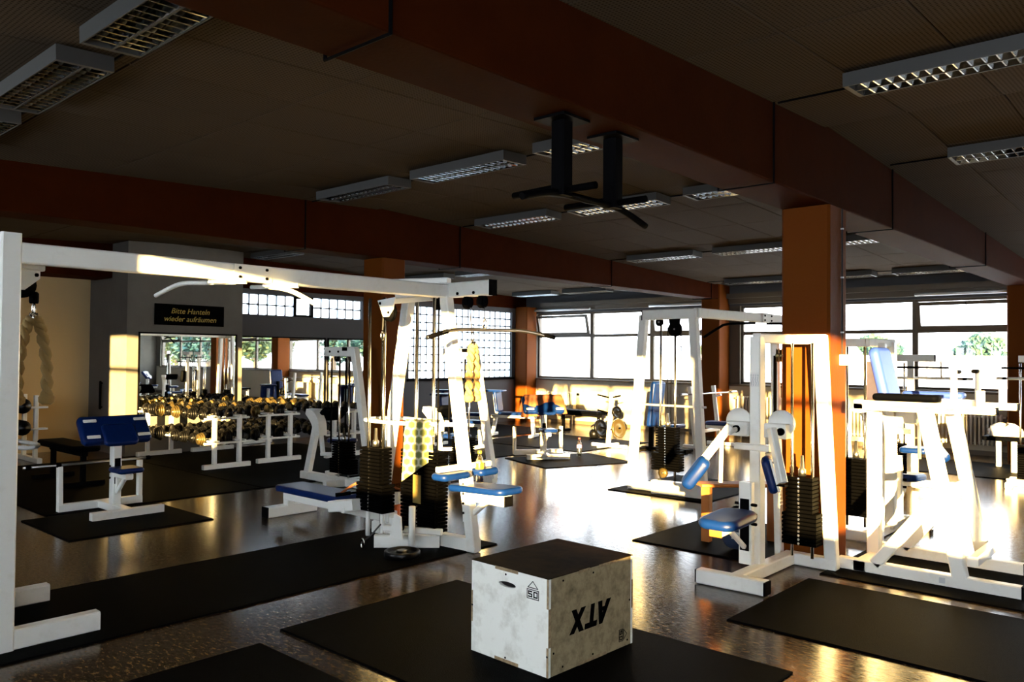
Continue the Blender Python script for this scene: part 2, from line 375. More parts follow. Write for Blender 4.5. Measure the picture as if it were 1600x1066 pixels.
# window walls ------------------------------------------------------
ZS, ZT, ZW = 1.10, 2.165, 2.745                   # sill, transom centre, head
WIN = [0]
def window(xa, xb, y, s, tilt, label):            # s = +1: room lies on the -y side
    WIN[0] += 1
    t = thing('window_%d' % WIN[0], ((xa + xb) / 2, y, ZS), label, None, kind='structure')
    f = .05; d = .035
    fr = MB(); fr.box((xa, y - d, ZS), (xa + f, y + d, ZW)); fr.box((xb - f, y - d, ZS), (xb, y + d, ZW))
    fr.box((xa + f, y - d, ZS), (xb - f, y + d, ZS + f)); fr.box((xa + f, y - d, ZW - f), (xb - f, y + d, ZW))
    fr.box((xa + f, y - d, ZT - .035), (xb - f, y + d, ZT + .035)); fr.build('window_frame', 'frame_paint', t, bevel=.006)
    B('pane', 'window_glass', t, (xa + f, y - .004, ZS + f), (xb - f, y + .004, ZT - .035))
    x0, x1, z0, z1 = xa + f, xb - f, ZT + .035, ZW - f
    if not tilt:
        B('pane', 'window_glass', t, (x0, y - .004, z0), (x1, y + .004, z1))
    else:
        a = tilt; u = V(0, -s * math.sin(a), math.cos(a)); o = V(x0, y - s * .03, z0); L = (z1 - z0); w = .06
        def P(x, h, e): return V(x, o.y, o.z) + u * h + V(0, -s * math.cos(a), -math.sin(a)) * e
        sm = MB()
        for (xa_, xb_, h0, h1) in ((x0, x0 + w, 0, L), (x1 - w, x1, 0, L), (x0 + w, x1 - w, 0, w), (x0 + w, x1 - w, L - w, L)):
            sm.add([P(xx, hh, ee) for ee in (0, .045) for xx, hh in ((xa_, h0), (xb_, h0), (xb_, h1), (xa_, h1))],
                   [(0, 3, 2, 1), (4, 5, 6, 7), (0, 1, 5, 4), (1, 2, 6, 5), (2, 3, 7, 6), (3, 0, 4, 7)])
        sash = sm.build('hopper_sash', 'frame_paint', t)
        MB().add([P(xx, hh, ee) for ee in (.018, .026) for xx, hh in ((x0 + w, w), (x1 - w, w), (x1 - w, L - w), (x0 + w, L - w))],
                 [(0, 3, 2, 1), (4, 5, 6, 7), (0, 1, 5, 4), (1, 2, 6, 5), (2, 3, 7, 6), (3, 0, 4, 7)]).build('pane', 'window_glass', sash)
        MB().bar(P((x0 + x1) / 2, L - .02, .05), P((x0 + x1) / 2 + .06, L - .14, .10), .012).build('latch', 'black_paint', sash)
    return t
ORD = ['leftmost', 'second', 'third', 'fourth', 'fifth', 'sixth', 'seventh', 'eighth', 'ninth', 'tenth', 'eleventh', 'twelfth']
def window_wall(y, s, side):
    yo = y + s * .22
    lo, hi = min(y, yo), max(y, yo)
    B('wall_' + side, 'parapet_paint', None, (XL - .2, lo, 0), (XR + .2, hi, ZS)); tag(bpy.data.objects['wall_' + side], 'cream parapet wall under the %s windows' % side, None, None, 'structure')
    li = thing('wall_%s_lintel' % side, (0, y, ZW), 'brown lintel over the %s windows' % side, None, kind='structure')
    B('lintel', 'grey_wall_paint', li, (XL - .2, lo, ZW), (XR + .2, hi, 3.4))
    q0, q1 = (y - s * .16, y)
    B('soffit_step', 'frame_paint', li, (XK, min(q0, q1), 2.90), (XR, max(q0, q1), 3.0))
    B('soffit_step', 'frame_paint', li, (XK, min(y - s * .08, y), 2.79), (XR, max(y - s * .08, y), 2.90))
    ym = y + s * .10; n = 0
    bays = [-13.35, -7.75, -2.15, 3.45]
    if side == 'rear':
        runs = [(-8.5, 2, 1.65), (-1.9, 3, 1.5), (3.1, 3, 1.817)]; gaps = [(-13.35, -8.5), (-5.2, -1.9), (2.601, 3.1)]
        for g0, g1 in gaps: tag(B('wall_rear_solid', 'wall_paint', None, (g0, lo, ZS), (g1, hi, ZW)), 'solid stretch between the rear windows', None, 'rear wall stretches', 'structure')
        for x0_, nn, ww in runs:
            for j in range(nn):
                window(x0_ + ww * j, x0_ + ww * (j + 1), ym, s, 0, '%s of the rear windows' % ORD[n]); n += 1
    if side == 'far':
        tilts = [(14, 0, 12), (0, 0, 13), (0, 12, 0), (0, 0, 12)]
    else: tilts = [(0, 0, 0)] * 4
    for bi, xb in enumerate(bays):
        if side == 'rear': continue
        for j in range(3):
            xa = xb + 1.7 * j
            window(xa, xa + 1.7, ym, s, math.radians(tilts[bi][j]), '%s of the %s windows, pale sky and trees behind' % (ORD[n], side)); n += 1
        if bi < 3: pier = B('wall_%s_pier' % side, 'frame_paint', None, (xb + 5.1, lo, ZS), (xb + 5.6, hi, ZW)); tag(pier, 'brown pier between %s window bays' % side, None, 'window piers', 'structure')
    B('wall_%s_end' % side, 'wall_paint', None, (XL - .2, lo, ZS), (-13.35, hi, ZW)); tag(bpy.data.objects['wall_%s_end' % side], 'narrow wall strip at the left end of the %s windows' % side, None, None, 'structure')
    B('wall_%s_right_end' % side, 'wall_paint', None, (8.55, lo, ZS), (XR + .2, hi, ZW)); tag(bpy.data.objects['wall_%s_right_end' % side], 'wall strip at the right end of the %s windows' % side, None, None, 'structure')
    sl = MB().box((-13.35, min(y - s * .05, y + s * .06), ZS - .045), (8.55, max(y - s * .05, y + s * .06), ZS)).build('trim_sill_' + side, 'frame_paint', bevel=.008)
    tag(sl, 'dark window sill along the %s wall' % side, None, None, 'structure')
window_wall(YF, 1, 'far')
window_wall(YR, -1, 'rear')
for i, (a, b) in enumerate(((-13.3, -11.55), (-9.9, -8.45), (-4.3, -2.85), (1.3, 2.7))):
    t = thing('curtain_rail', ((a + b) / 2, 15.7, 2.82), 'bright aluminium rail above the %s tilted top pane' % ['leftmost', 'second', 'third', 'rightmost'][i], 'rail', 'curtain rails over the far windows')
    MB().lathe([(.022, 0), (.03, .01), (.03, b - a - .01), (.022, b - a)], (a, 15.66, 2.815), (1, 0, 0), 12).build('tube', 'metal_trim', t, True)
    for x in (a + .2, b - .2): B('bracket', 'frame_paint', t, (x - .015, 15.66, 2.81), (x + .015, 15.72, 2.84))

# left / back walls -------------------------------------------------
def S(o, label): return tag(o, label, None, None, 'structure')
S(B('wall_left', 'warm_lit_wall', None, (XL - .2, YR, 0), (XL, 5.42, 3.5)), 'left wall behind the hanging rope, warm light put into its colour')
S(B('wall_block', 'wall_paint', None, (XL - .2, 5.42, 0), (XK, 7.42, 3.46)), 'grey wall block carrying the black sign and a mirror')
S(B('wall_right', 'wall_paint', None, (XR, YR, 0), (XR + .2, YF, 3.5)), 'right wall of the gym')
wb_ = thing('wall_back', (XB, 7.42, 0), 'grey back wall with mirrors below a strip of glass blocks', None, kind='structure')
GB = dict(y0=11.86, y1=15.30, z0=1.115, z1=2.77)
ST = dict(y0=7.56, y1=10.55, z0=2.385, z1=2.79)
def wseg(ya, yb, za, zb_): B('masonry', 'grey_wall_paint', wb_, (XB - .22, ya, za), (XB, yb, zb_))
wseg(7.42, ST['y0'], 0, 3.4); wseg(ST['y0'], ST['y1'], 0, ST['z0']); wseg(ST['y0'], ST['y1'], ST['z1'], 3.4)
wseg(ST['y1'], GB['y0'], 0, 3.4); wseg(GB['y0'], GB['y1'], 0, GB['z0']); wseg(GB['y0'], GB['y1'], GB['z1'], 3.4); wseg(GB['y1'], YF, 0, 3.4)
S(B('trim_block_ledge', 'black_paint', None, (XB - .02, 11.8, 1.06), (XB + .04, 15.36, 1.115)), 'dark ledge under the tall glass block panel')
def block_mesh(w, h):
    mb = MB(); mb.pad((0, 0, 0), (0, w / 2, 0), (0, 0, h / 2), (.04, 0, 0), .018, .012, 2)
    me = bpy.data.meshes.new('glass_block'); me.from_pydata(mb.v, [], mb.f); me.materials.append(MATS['glass_block']); return me
def block_panel(y0, y1, z0, z1, ny, nz, n, label):
    t = thing('window_%d' % n, (XB - .09, (y0 + y1) / 2, z0), label, None, kind='structure')
    w = (y1 - y0) / ny; h = (z1 - z0) / nz; me = block_mesh(w - .02, h - .02)
    g = MB()
    for i in range(ny + 1): g.box((XB - .12, y0 + i * w - .009, z0), (XB - .053, y0 + i * w + .009, z1))
    for j in range(nz + 1): g.box((XB - .119, y0, z0 + j * h - .009), (XB - .054, y1, z0 + j * h + .009))
    g.build('joint_grid', 'black_paint', t)
    for i in range(ny):
        for j in range(nz):
            o = bpy.data.objects.new('glass_block', me); col.objects.link(o); o.parent = t
            o.location = (0, y0 + (i + .5) * w - (y0 + y1) / 2, (j + .5) * h)
    return t
block_panel(GB['y0'], GB['y1'], GB['z0'], GB['z1'], 18, 9, 31, 'tall panel of white glass blocks beside the corner column')
block_panel(7.56, 8.92, ST['z0'], ST['z1'], 7, 2, 32, 'left run of the high glass block strip')
block_panel(9.36, 10.55, ST['z0'], ST['z1'], 6, 2, 33, 'right run of the high glass block strip')
hw = thing('window_34', (XB - .09, 9.14, ST['z0']), 'single small pane between the two glass block runs', None, kind='structure')
fm = MB()
for (a, b, c, d) in ((8.92, 8.97, 2.385, 2.79), (9.31, 9.36, 2.385, 2.79), (8.97, 9.31, 2.385, 2.43), (8.97, 9.31, 2.745, 2.79)): fm.box((XB - .12, a, c), (XB - .04, b, d))
fm.build('window_frame', 'black_paint', hw); B('pane', 'window_glass', hw, (XB - .084, 8.97, 2.43), (XB - .076, 9.31, 2.745))

# ================================================================== OUTDOORS
tag(B('ground', 'outdoor_pale', None, (-160, YF + .4, -.35), (160, 120, -.25)), 'pale sunlit ground outside the windows', None, None, 'structure')
bw = thing('boundary_wall', (-30, 42, -.3), 'long white boundary wall outside under the trees', 'wall')
for i in range(16):
    x = -123 + i * 8; B('wall_panel', 'outdoor_pale', bw, (x + .02, 42, -.3), (x + 7.98, 42.2, 1.75))
B('coping', 'outdoor_pale', bw, (-123, 41.95, 1.75), (5, 42.25, 1.85))
def tree(x, y, h, r, m, label, n=4200):
    t = thing('tree', (x, y, -.3), label, 'tree', 'trees beyond the boundary wall')
    tr = MB(); tr.tube([(x, y, -.3), (x + .1, y, h * .3), (x - .1, y + .1, h * .6)], [.25, .18, .08], 8)
    tr.build('trunk', 'trunk', t, True)
    cm = MB(); rnd = random.Random(int(x * 13 + h * 7)); cl = [(rnd.uniform(-.65, .65) * r, rnd.uniform(-.5, .5) * r, h * rnd.uniform(.35, .88), rnd.uniform(.3, .55) * r) for _ in range(11)]
    for _ in range(n):
        cx, cy, cz, cr = rnd.choice(cl); a = rnd.uniform(0, 2 * PI); zz = rnd.uniform(-1, 1); q = math.sqrt(1 - zz * zz); rr = cr * rnd.uniform(.6, 1.05)
        c = V(x + cx + math.cos(a) * q * rr, y + cy + math.sin(a) * q * rr, cz + zz * rr * .8)
        u = V(rnd.gauss(0, 1), rnd.gauss(0, 1), rnd.gauss(0, 1)).normalized(); w = u.orthogonal().normalized(); s_ = rnd.uniform(.12, .3)
        cm.add([c - u * s_, c + w * s_ * .5, c + u * s_, c - w * s_ * .5], [(0, 1, 2, 3)])
    cm.build('crown', m, t)
for (x, y, h, r, m, lb) in (
        (-9.4, 46, 2.9, 1.5, 'leaf_teal', 'low bluish green tree seen past the knee raise station'),
        (-6.4, 46.5, 2.6, 1.2, 'leaf', 'yellowish shrub at the right edge of the far windows'),
        (-14.4, 46, 2.9, 1.2, 'leaf_teal', 'small bluish tree seen behind the pale blue backrest'),
        (-24.3, 46, 2.7, 1.3, 'leaf', 'small green tree seen through the free-standing cable tower'),
        (8.0, 33, 5.2, 2.6, 'leaf_teal', 'big bluish tree reflected in the third mirror'),
        (14.0, 33, 5.0, 2.7, 'leaf_teal', 'dense bluish tree reflected beside the orange column in the second mirror'),
        (20.0, 34, 5.2, 2.7, 'leaf_teal', 'green tree reflected in the left part of the second mirror'),
        (27.0, 32, 5.0, 2.8, 'leaf', 'yellow green tree reflected in the right part of the first mirror'),
        (33.5, 31, 5.0, 2.8, 'leaf_teal', 'deep green tree reflected in the middle of the first mirror'),
        (41.0, 32, 5.4, 3.0, 'leaf', 'leftmost green tree reflected in the first mirror')):
    tree(x, y, h, r, m, lb)

# ================================================================== WALL PIECES
def mirror(y0, y1, z0, z1, x, label):
    t = thing('mirror', (x, (y0 + y1) / 2, z0), label, 'mirror', 'wall mirrors behind the dumbbells')
    B('glass', 'mirror_silver', t, (x, y0 + .02, z0 + .02), (x + .012, y1 - .02, z1 - .02))
    f = MB()
    for (a, b, c, d) in ((y0, y0 + .025, z0, z1), (y1 - .025, y1, z0, z1), (y0 + .025, y1 - .025, z0, z0 + .025), (y0 + .025, y1 - .025, z1 - .025, z1)): f.box((x, a, c), (x + .022, b, d))
    f.build('mirror_frame', 'black_paint', t)
mirror(5.60, 7.31, .62, 1.985, XK + .001, 'large mirror on the wall block under the black sign')
mirror(7.60, 9.62, .62, 1.985, XB + .001, 'wide mirror under the high glass block strip')
mirror(9.68, 11.2, .62, 1.985, XB + .001, 'right hand mirror partly hidden by the orange column')
sg = thing('wall_sign', (XK, 6.455, 2.11), 'black wall sign with gold handwritten German words above the mirror', 'sign')
MB().box((XK + .001, 5.85, 2.11), (XK + .016, 7.06, 2.46)).build('board', 'sign_black', sg, bevel=.004)
for txt, z in (('Bitte Hanteln', 2.345), ('wieder aufr\u00e4umen', 2.215)):
    text_mb(txt, .125, (XK + .0175, 6.455, z), (0, 1, 0), (0, 0, 1), .001, shear=.25).build('lettering', 'sign_gold', sg)
hd = thing('wall_pull', (-14.02, 5.41, .7), 'black upright pull on the wall beside the sunlit patch', 'wall pull')
MB().pad((-14.02, 5.385, .94), (.03, 0, 0), (0, 0, .235), (0, .012, 0), .02, .008).build('grip', 'black_paint', hd)
for z in (.74, 1.14): MB().tube([(-14.02, 5.42, z), (-14.02, 5.385, z)], .012, 8).build('stud', 'black_paint', hd)

def outlet():
    t = thing('junction_box', (-2.395, 6.71, 1.59), 'small white junction box with a cable on the orange column', 'electric box')
    MB().pad((-2.38, 6.71, 1.63), (0, .055, 0), (0, 0, .045), (.02, 0, 0), .01, .006).build('box', 'plastic_white', t)
    MB().tube([(-2.39, 6.70, 1.67), (-2.39, 6.70, 2.2), (-2.39, 6.70, 2.87)], .007, 6).build('cable', 'cable', t)
    for z in (1.85, 2.3, 2.7): B('clip', 'plastic_white', t, (-2.4, 6.69, z), (-2.38, 6.71, z + .012))
outlet()

def radiator(x0, x1, z0, z1, label):
    t = thing('radiator', ((x0 + x1) / 2, 15.68, z0), label, 'radiator', 'ribbed radiators under the far windows')
    n = int((x1 - x0) / .062); w = (x1 - x0) / n; me = None
    for i in range(n):
        c = x0 + (i + .5) * w
        if me is None:
            mb = MB(); mb.pad((0, 0, (z1 - z0) / 2), (0, .06, 0), (0, 0, (z1 - z0) / 2), (.017, 0, 0), .04, .014, 3)
            me = bpy.data.meshes.new('rib'); me.from_pydata(mb.v, [], mb.f); me.materials.append(MATS['cream_paint'])
        o = bpy.data.objects.new('rib', me); col.objects.link(o); o.parent = t; o.location = (c - (x0 + x1) / 2, 0, 0)
    for z in (z0 + .05, z1 - .05): MB().tube([(x0 - .05, 15.68, z), (x1 + .05, 15.68, z)], .018, 8).build('header_pipe', 'cream_paint', t, True)
    for x in (x0 + .12, x1 - .12): B('wall_bracket', 'cream_paint', t, (x - .015, 15.70, z0 + .1), (x + .015, 15.799, z1 - .1))
    for x in (x0 + .09, x1 - .09): B('floor_pipe', 'cream_paint', t, (x - .012, 15.67, 0), (x + .012, 15.694, z0 + .04))
    MB().lathe([(.02, 0), (.03, .01), (.03, .05), (.015, .06)], (x1 + .05, 15.68, z1 - .05), (1, 0, 0), 10).build('valve', 'black_paint', t)
radiator(-13.2, -12.0, .2, .78, 'ribbed radiator in the corner by the orange column')
radiator(-7.75, -6.6, .2, .86, 'ribbed radiator behind the bench press')
radiator(-5.9, -4.75, .18, .72, 'ribbed sunlit radiator behind the knee raise station')
radiator(-4.25, -2.92, .18, .72, 'ribbed radiator under the right tilted window')
tag(B('baseboard_far', 'frame_paint', None, (XB, 15.775, 0), (XR, 15.80, .08)), 'brown baseboard along the far wall', kind='structure')

# ceiling lamps -----------------------------------------------------
def lamp_proto():
    t = thing('ceiling_lamp', (0, 0, 0), 'proto', 'lamp', 'louvred ceiling lamps', local=True)
    L, W, h = 1.22, .30, .085
    mb = MB(); mb.box((-L / 2, -W / 2, -.012), (L / 2, W / 2, 0)); mb.box((-L / 2, -W / 2, -h), (L / 2, -W / 2 + .008, -.012)); mb.box((-L / 2, W / 2 - .008, -h), (L / 2, W / 2, -.012))
    mb.box((-L / 2, -W / 2 + .008, -h), (-L / 2 + .03, W / 2 - .008, -.012)); mb.box((L / 2 - .03, -W / 2 + .008, -h), (L / 2, W / 2 - .008, -.012))
    mb.build('housing', 'lamp_housing', t)
    lv = MB()
    for c in (-.072, .072):
        for sgn in (-1, 1):
            lv.add([(-L / 2 + .03, c + sgn * .066, -h + .002), (L / 2 - .03, c + sgn * .066, -h + .002), (L / 2 - .03, c + sgn * .035, -.02), (-L / 2 + .03, c + sgn * .035, -.02)], [(0, 1, 2, 3)])
        for i in range(1, 16):
            x = -L / 2 + .03 + i * (L - .06) / 16
            lv.add([(x - .004, c - .066, -h + .004), (x + .004, c - .066, -h + .004), (x + .004, c + .066, -h + .004), (x - .004, c + .066, -h + .004), (x, c - .045, -.045), (x, c + .045, -.045)],
                   [(0, 1, 2, 3), (0, 3, 5, 4), (1, 4, 5, 2), (0, 4, 1), (2, 5, 3)])
    lv.build('louvre_grid', 'louvre_metal', t)
    for c in (-.072, .072): MB().tube([(-L / 2 + .04, c, -.032), (L / 2 - .04, c, -.032)], .013, 8).build('tube', 'tube_glass', t, True)
    B('spine', 'lamp_housing', t, (-L / 2 + .03, -.006, -h), (L / 2 - .03, .006, -.012))
    return t
LP = lamp_proto(); first = True
ROWS = [(1.68, 'nearest row on the left'), (5.2, 'row before the ridge'), (7.65, 'row behind the ridge'), (11.2, 'fourth row'), (14.6, 'row along the far windows')]
BAYS = [(-7.42, 'middle bay', ['left', 'middle', 'right']), (-1.8, 'near right bay', ['left', 'middle', 'right']), (-13.0, 'far bay', ['left', 'middle', 'right'])]
for ri, (y, rn) in enumerate(ROWS):
    for bi, (x0, bn, cn) in enumerate(BAYS):
        for j in range(3):
            if bi == 1 and (j == 2 or ri in (0, 3, 4)): continue
            if bi == 2 and ri < 2: continue
            x = x0 + .61 + j * 1.545; tz = (zc(y) - .024)
            lb = 'louvred ceiling lamp, %s one of the %s in the %s' % (cn[j], rn, bn)
            if first: o = LP; first = False; o['label'] = lb
            else: o = clone(LP, (0, 0, 0), 0, lb)
            o.location = (x, y, tz - .01); o.rotation_euler = (math.atan(.036) * (1 if y < YM else -1), 0, 0)
for y in (1.68, 5.2, 7.65, 11.2, 14.6):
    for (a, b, nm) in ((-7.95, -2.85, 'middle'), (-2.35, 2.75, 'near right')):
        if nm != 'middle' and y not in (5.2, 7.65): continue
        c = MB(); c.tube([(a, y + .16, zc(y) - .035), (b, y + .16, zc(y) - .035)], .008, 6); o = c.build('lamp_conduit', 'black_paint')
        tag(o, 'thin dark conduit joining the %s of lamps in the %s bay' % ({1.68: 'nearest left row', 5.2: 'row before the ridge', 7.65: 'row behind the ridge', 11.2: 'fourth row', 14.6: 'window row'}[y], nm), 'conduit', 'ceiling conduits')

# hanging pull-up bar on the near beam ------------------------------
pb = thing('pull_up_bar', (-2.6, 3.5, 2.4), 'black pull-up bar hung on two posts under the near roof beam', 'pull-up bar')
for y in (3.27, 3.73):
    MB().bar((-2.6, y, 2.875), (-2.6, y, 2.47), .085, .085).build('post', 'black_paint', pb)
    MB().box((-2.70, y - .11, 2.860), (-2.50, y + .11, 2.874)).build('mount_plate', 'black_paint', pb)
    MB().tube([(-2.6, y, 2.52), (-2.95, y + .02, 2.52)], .019, 10).build('grip', 'black_rubber', pb, True)
    MB().tube([(-2.6, y, 2.50), (-2.38, y, 2.50)], .019, 10).build('grip', 'black_rubber', pb, True)
MB().tube(bez([(-2.62, 2.98, 2.43), (-2.6, 3.2, 2.48), (-2.6, 3.5, 2.485), (-2.6, 3.8, 2.48), (-2.58, 4.04, 2.41)], 5), .019, 10).build('bar', 'black_paint', pb, True)

# ================================================================== MATS
def rmat(x0, x1, y0, y1, label, rz=0, h=.012):
    o = thing('floor_mat', ((x0 + x1) / 2, (y0 + y1) / 2, 0), label, 'mat', 'black rubber floor mats', rz=rz, local=True)
    a, b = (x1 - x0) / 2, (y1 - y0) / 2
    MB().sweep([[(sx * (a - c), sy * (b - c), z) for sx, sy in ((-1, -1), (1, -1), (1, 1), (-1, 1))] for c, z in ((0, .001), (0, h * .6), (.006, h))]).build('rubber_sheet', 'black_rubber', o)
    return o
rmat(-4.22, -1.72, 2.66, 4.12, 'black rubber mat under the wooden plyo box')
rmat(-4.10, -2.95, .95, 2.46, 'black rubber mat at the bottom edge, left of the box mat')
rmat(-6.05, -4.78, .4, 5.15, 'long black rubber mat under the large cable crossover')
rmat(-8.75, -7.52, 2.65, 3.98, 'black rubber mat under the near preacher bench')
rmat(-13.0, -8.85, 2.9, 5.3, 'large black rubber mat in front of the dumbbell racks')
rmat(-13.0, -8.85, 5.32, 8.4, 'large black rubber mat under the dumbbell racks')
rmat(-4.02, -2.84, 6.10, 7.60, 'black rubber mat between the pec machine and the cable tower')
rmat(-2.37, -.2, 4.66, 5.95, 'black rubber mat at lower right in front of the knee raise station')
rmat(-2.36, .2, 6.14, 7.35, 'black rubber mat under the knee raise station')
rmat(-5.78, -4.45, 8.22, 9.9, 'black rubber mat under the free-standing cable tower')
rmat(-8.5, -7.2, 9.3, 10.9, 'black rubber mat under the preacher bench with the brown towel', rz=-.35)
rmat(-11.6, -8.9, 9.2, 11.0, 'dark mat near the far blue seats')
rmat(-10.9, -8.4, 11.1, 13.3, 'dark mat beside the black flat bench')
rmat(-13.2, -11.2, 11.3, 14.2, 'dark mat under the far blue seats')
rmat(-3.9, -2.2, 12.8, 14.6, 'dark mat by the bench at the right edge')

# ================================================================== MACHINE KIT (all joints are parts of their machine)
STK = {}
def stack(t, cx, cy, z0, n, w, d, wide=0, ww=0, th=.026, gap=.005, along='x', shaft=True):
    """weight stack: each plate a part; the lowest `wide` plates are broader"""
    for i in range(n):
        w_ = (ww if i < wide else w); key = (round(w_, 3), round(d, 3), th, along)
        if key not in STK:
            mb = MB(); a, b = (w_ / 2, d / 2) if along == 'x' else (d / 2, w_ / 2)
            mb.sweep([[(sx * (a - c), sy * (b - c), z) for sx, sy in ((-1, -1), (1, -1), (1, 1), (-1, 1))] for c, z in ((.004, 0), (0, .004), (0, th - .004), (.004, th))])
            me = bpy.data.meshes.new('weight_plate'); me.from_pydata(mb.v, [], mb.f); me.materials.append(MATS['stack_iron']); STK[key] = me
        o = bpy.data.objects.new('weight_plate', STK[key]); col.objects.link(o); o.parent = t
        o.location = V(cx, cy, z0 + i * (th + gap)) - ORG[t]
    top = z0 + n * (th + gap)
    pins = MB()
    for i in range(n):
        z = z0 + i * (th + gap) + th / 2
        if along == 'x': pins.lathe([(.011, 0), (.011, .006), (.004, .007)], (cx, cy - d / 2, z), (0, -1, 0), 6)
        else: pins.lathe([(.011, 0), (.011, .006), (.004, .007)], (cx + d / 2, cy, z), (1, 0, 0), 6)
    pins.build('pin_holes', 'chrome', t)
    if shaft: MB().lathe([(.03, 0), (.03, .05), (.018, .06), (.012, .16)], (cx, cy, top), (0, 0, 1), 10).build('stack_head', 'steel', t, True)
    return top
def rods(t, pts, z0, z1, r=.013, m='chrome'):
    for (x, y) in pts: MB().tube([(x, y, z0), (x, y, z1)], r, 10).build('guide_rod', m, t, True)
def pulley(t, c, ax, r=.05, m='black_paint', w=.03, plates=True):
    c = V(c); ax = V(ax).normalized()
    p = MB().lathe([(r * .3, -w / 2), (r, -w / 2), (r * .86, -w * .1), (r * .86, w * .1), (r, w / 2), (r * .3, w / 2)], c, ax, 20).build('pulley', m, t, True)
    MB().lathe([(.012, -w * .8), (.012, w * .8)], c, ax, 8).build('axle', 'steel', p)
    return p
def bolt(t, c, ax, r=.012):
    MB().lathe([(r, 0), (r, .008), (r * .6, .012)], c, ax, 6).build('bolt', 'black_paint', t)
def cable(t, pts, r=.004): MB().tube(pts, r, 6).build('cable', 'cable', t)
def carabiner(t, p, L=.09):
    p = V(p); pts = [(p.x, p.y, p.z), (p.x + .018, p.y, p.z - L * .3), (p.x + .018, p.y, p.z - L * .75), (p.x, p.y, p.z - L), (p.x - .018, p.y, p.z - L * .75), (p.x - .018, p.y, p.z - L * .3), (p.x, p.y, p.z)]
    MB().tube(bez(pts, 3), .006, 6).build('carabiner', 'chrome', t, True)
def rope_attachment(t, top, L=.52, spread=.07, ax=(0, 1, 0), m='rope'):
    top = V(top); ax = V(ax).normalized()
    MB().lathe([(.022, 0), (.026, .02), (.022, .05)], top - V(0, 0, .05), (0, 0, 1), 10).build('ferrule', 'chrome', t, True)
    for s in (-1, 1):
        path = bez([top + ax * s * .008 - V(0, 0, .03), top + ax * s * spread * .55 - V(0, 0, .1), top + ax * s * spread - V(0, 0, L * .6), top + ax * s * spread * 1.05 - V(0, 0, L)], 8)
        # two-strand twist
        for ph in (0, PI):
            pts = []
            for i, p in enumerate(path):
                a = i * 1.0 + ph; pts.append(p + V(math.cos(a) * .017, math.sin(a) * .017, 0))
            MB().tube(pts, .0195, 8).build('rope_strand', m, t, True)
        MB().lathe([(.022, 0), (.042, .015), (.044, .045), (.026, .065)], path[-1] - V(0, 0, .045), (0, 0, 1), 10).build('rope_knob', 'black_rubber' if m != 'rope' else m, t, True)

# ------------------------------------------------------------------ cable crossover with lat pulldown and low row
XO = thing('cable_crossover', (-5.0, 4.7, 0), 'large white cable crossover with overhead beam, lat bar and rowing bench', 'gym machine')
W = 'white_paint'
# near left tower
MB().bar((-5.0, 1.43, 0), (-5.0, 1.43, 2.29), .10, .10).build('post', W, XO)
MB().bar((-5.86, 1.43, 0), (-5.62, 1.43, 2.22), .09, .09).build('post', W, XO)
MB().bar((-5.05, 1.43, .055), (-5.86, 1.43, .055), .09, .10).build('base_beam', W, XO)
for x in (-5.0, -5.82): MB().bar((x, 1.48, .065), (x, 1.93, .065), .08, .11).build('foot', W, XO)
MB().bar((-5.62, 1.43, 2.2), (-4.96, 1.43, 2.2), .08, .11).build('head_beam', W, XO)
MB().prism([(-5.24, 1.50, 2.12), (-5.24, 1.66, 2.12), (-5.24, 1.66, 2.07), (-5.24, 1.58, 2.00), (-5.24, 1.50, 2.00)], (0, 0, 0), (.012, 0, 0)).build('pulley_plate', W, XO)
MB().bar((-5.24, 1.46, 2.14), (-5.24, 1.68, 2.14), .06, .05).build('pulley_arm', W, XO)
bolt(XO, (-5.227, 1.54, 2.04), (1, 0, 0)); bolt(XO, (-5.227, 1.64, 2.09), (1, 0, 0))
pulley(XO, (-5.28, 1.58, 2.03), (1, 0, 0), .075)
cable(XO, [(-5.28, 1.645, 2.02), (-5.28, 1.645, 1.98), (-5.28, 1.645, 1.945)], .006)
MB().lathe([(.022, 0), (.026, .01), (.026, .06), (.016, .07)], (-5.28, 1.645, 1.925), (0, 0, 1), 10).build('stopper', 'black_rubber', XO, True)
carabiner(XO, (-5.28, 1.645, 1.93), .07)
rope_attachment(XO, (-5.28, 1.645, 1.87), .50, .075, (0, 1, -.0))
rods(XO, [(-5.32, 1.36), (-5.52, 1.36)], .1, 2.15)
stack(XO, -5.42, 1.36, .12, 14, .34, .12)
# overhead beam with splice and chin-up handles
MB().bar((-5.0, 1.48, 2.185), (-5.0, 4.72, 2.185), .08, .115).build('overhead_beam', W, XO)
MB().box((-4.958, 2.74, 2.135), (-4.950, 3.02, 2.240)).build('splice_plate', W, XO)
for y in (2.78, 2.98):
    for z in (2.155, 2.215): bolt(XO, (-4.95, y, z), (1, 0, 0), .011)
for y0, s in ((2.62, -1), (3.02, 1)):
    MB().bar((-5.06, y0, 2.12), (-4.90, y0 + .18, 2.12), .05, .03).build('handle_bracket', W, XO)
    MB().tube(bez([(-4.94, y0 + .12, 2.115), (-5.2, y0 + .03, 2.118), (-5.42, y0 - .03, 2.115), (-5.80, y0 - .02, 2.055)] if s < 0 else [(-5.25, y0 + .02, 2.118), (-5.05, y0 + .06, 2.11), (-4.86, y0 + .1, 2.075), (-4.62, y0 + .12, 1.985)], 6), .016, 10).build('chin_up_handle', W, XO, True)
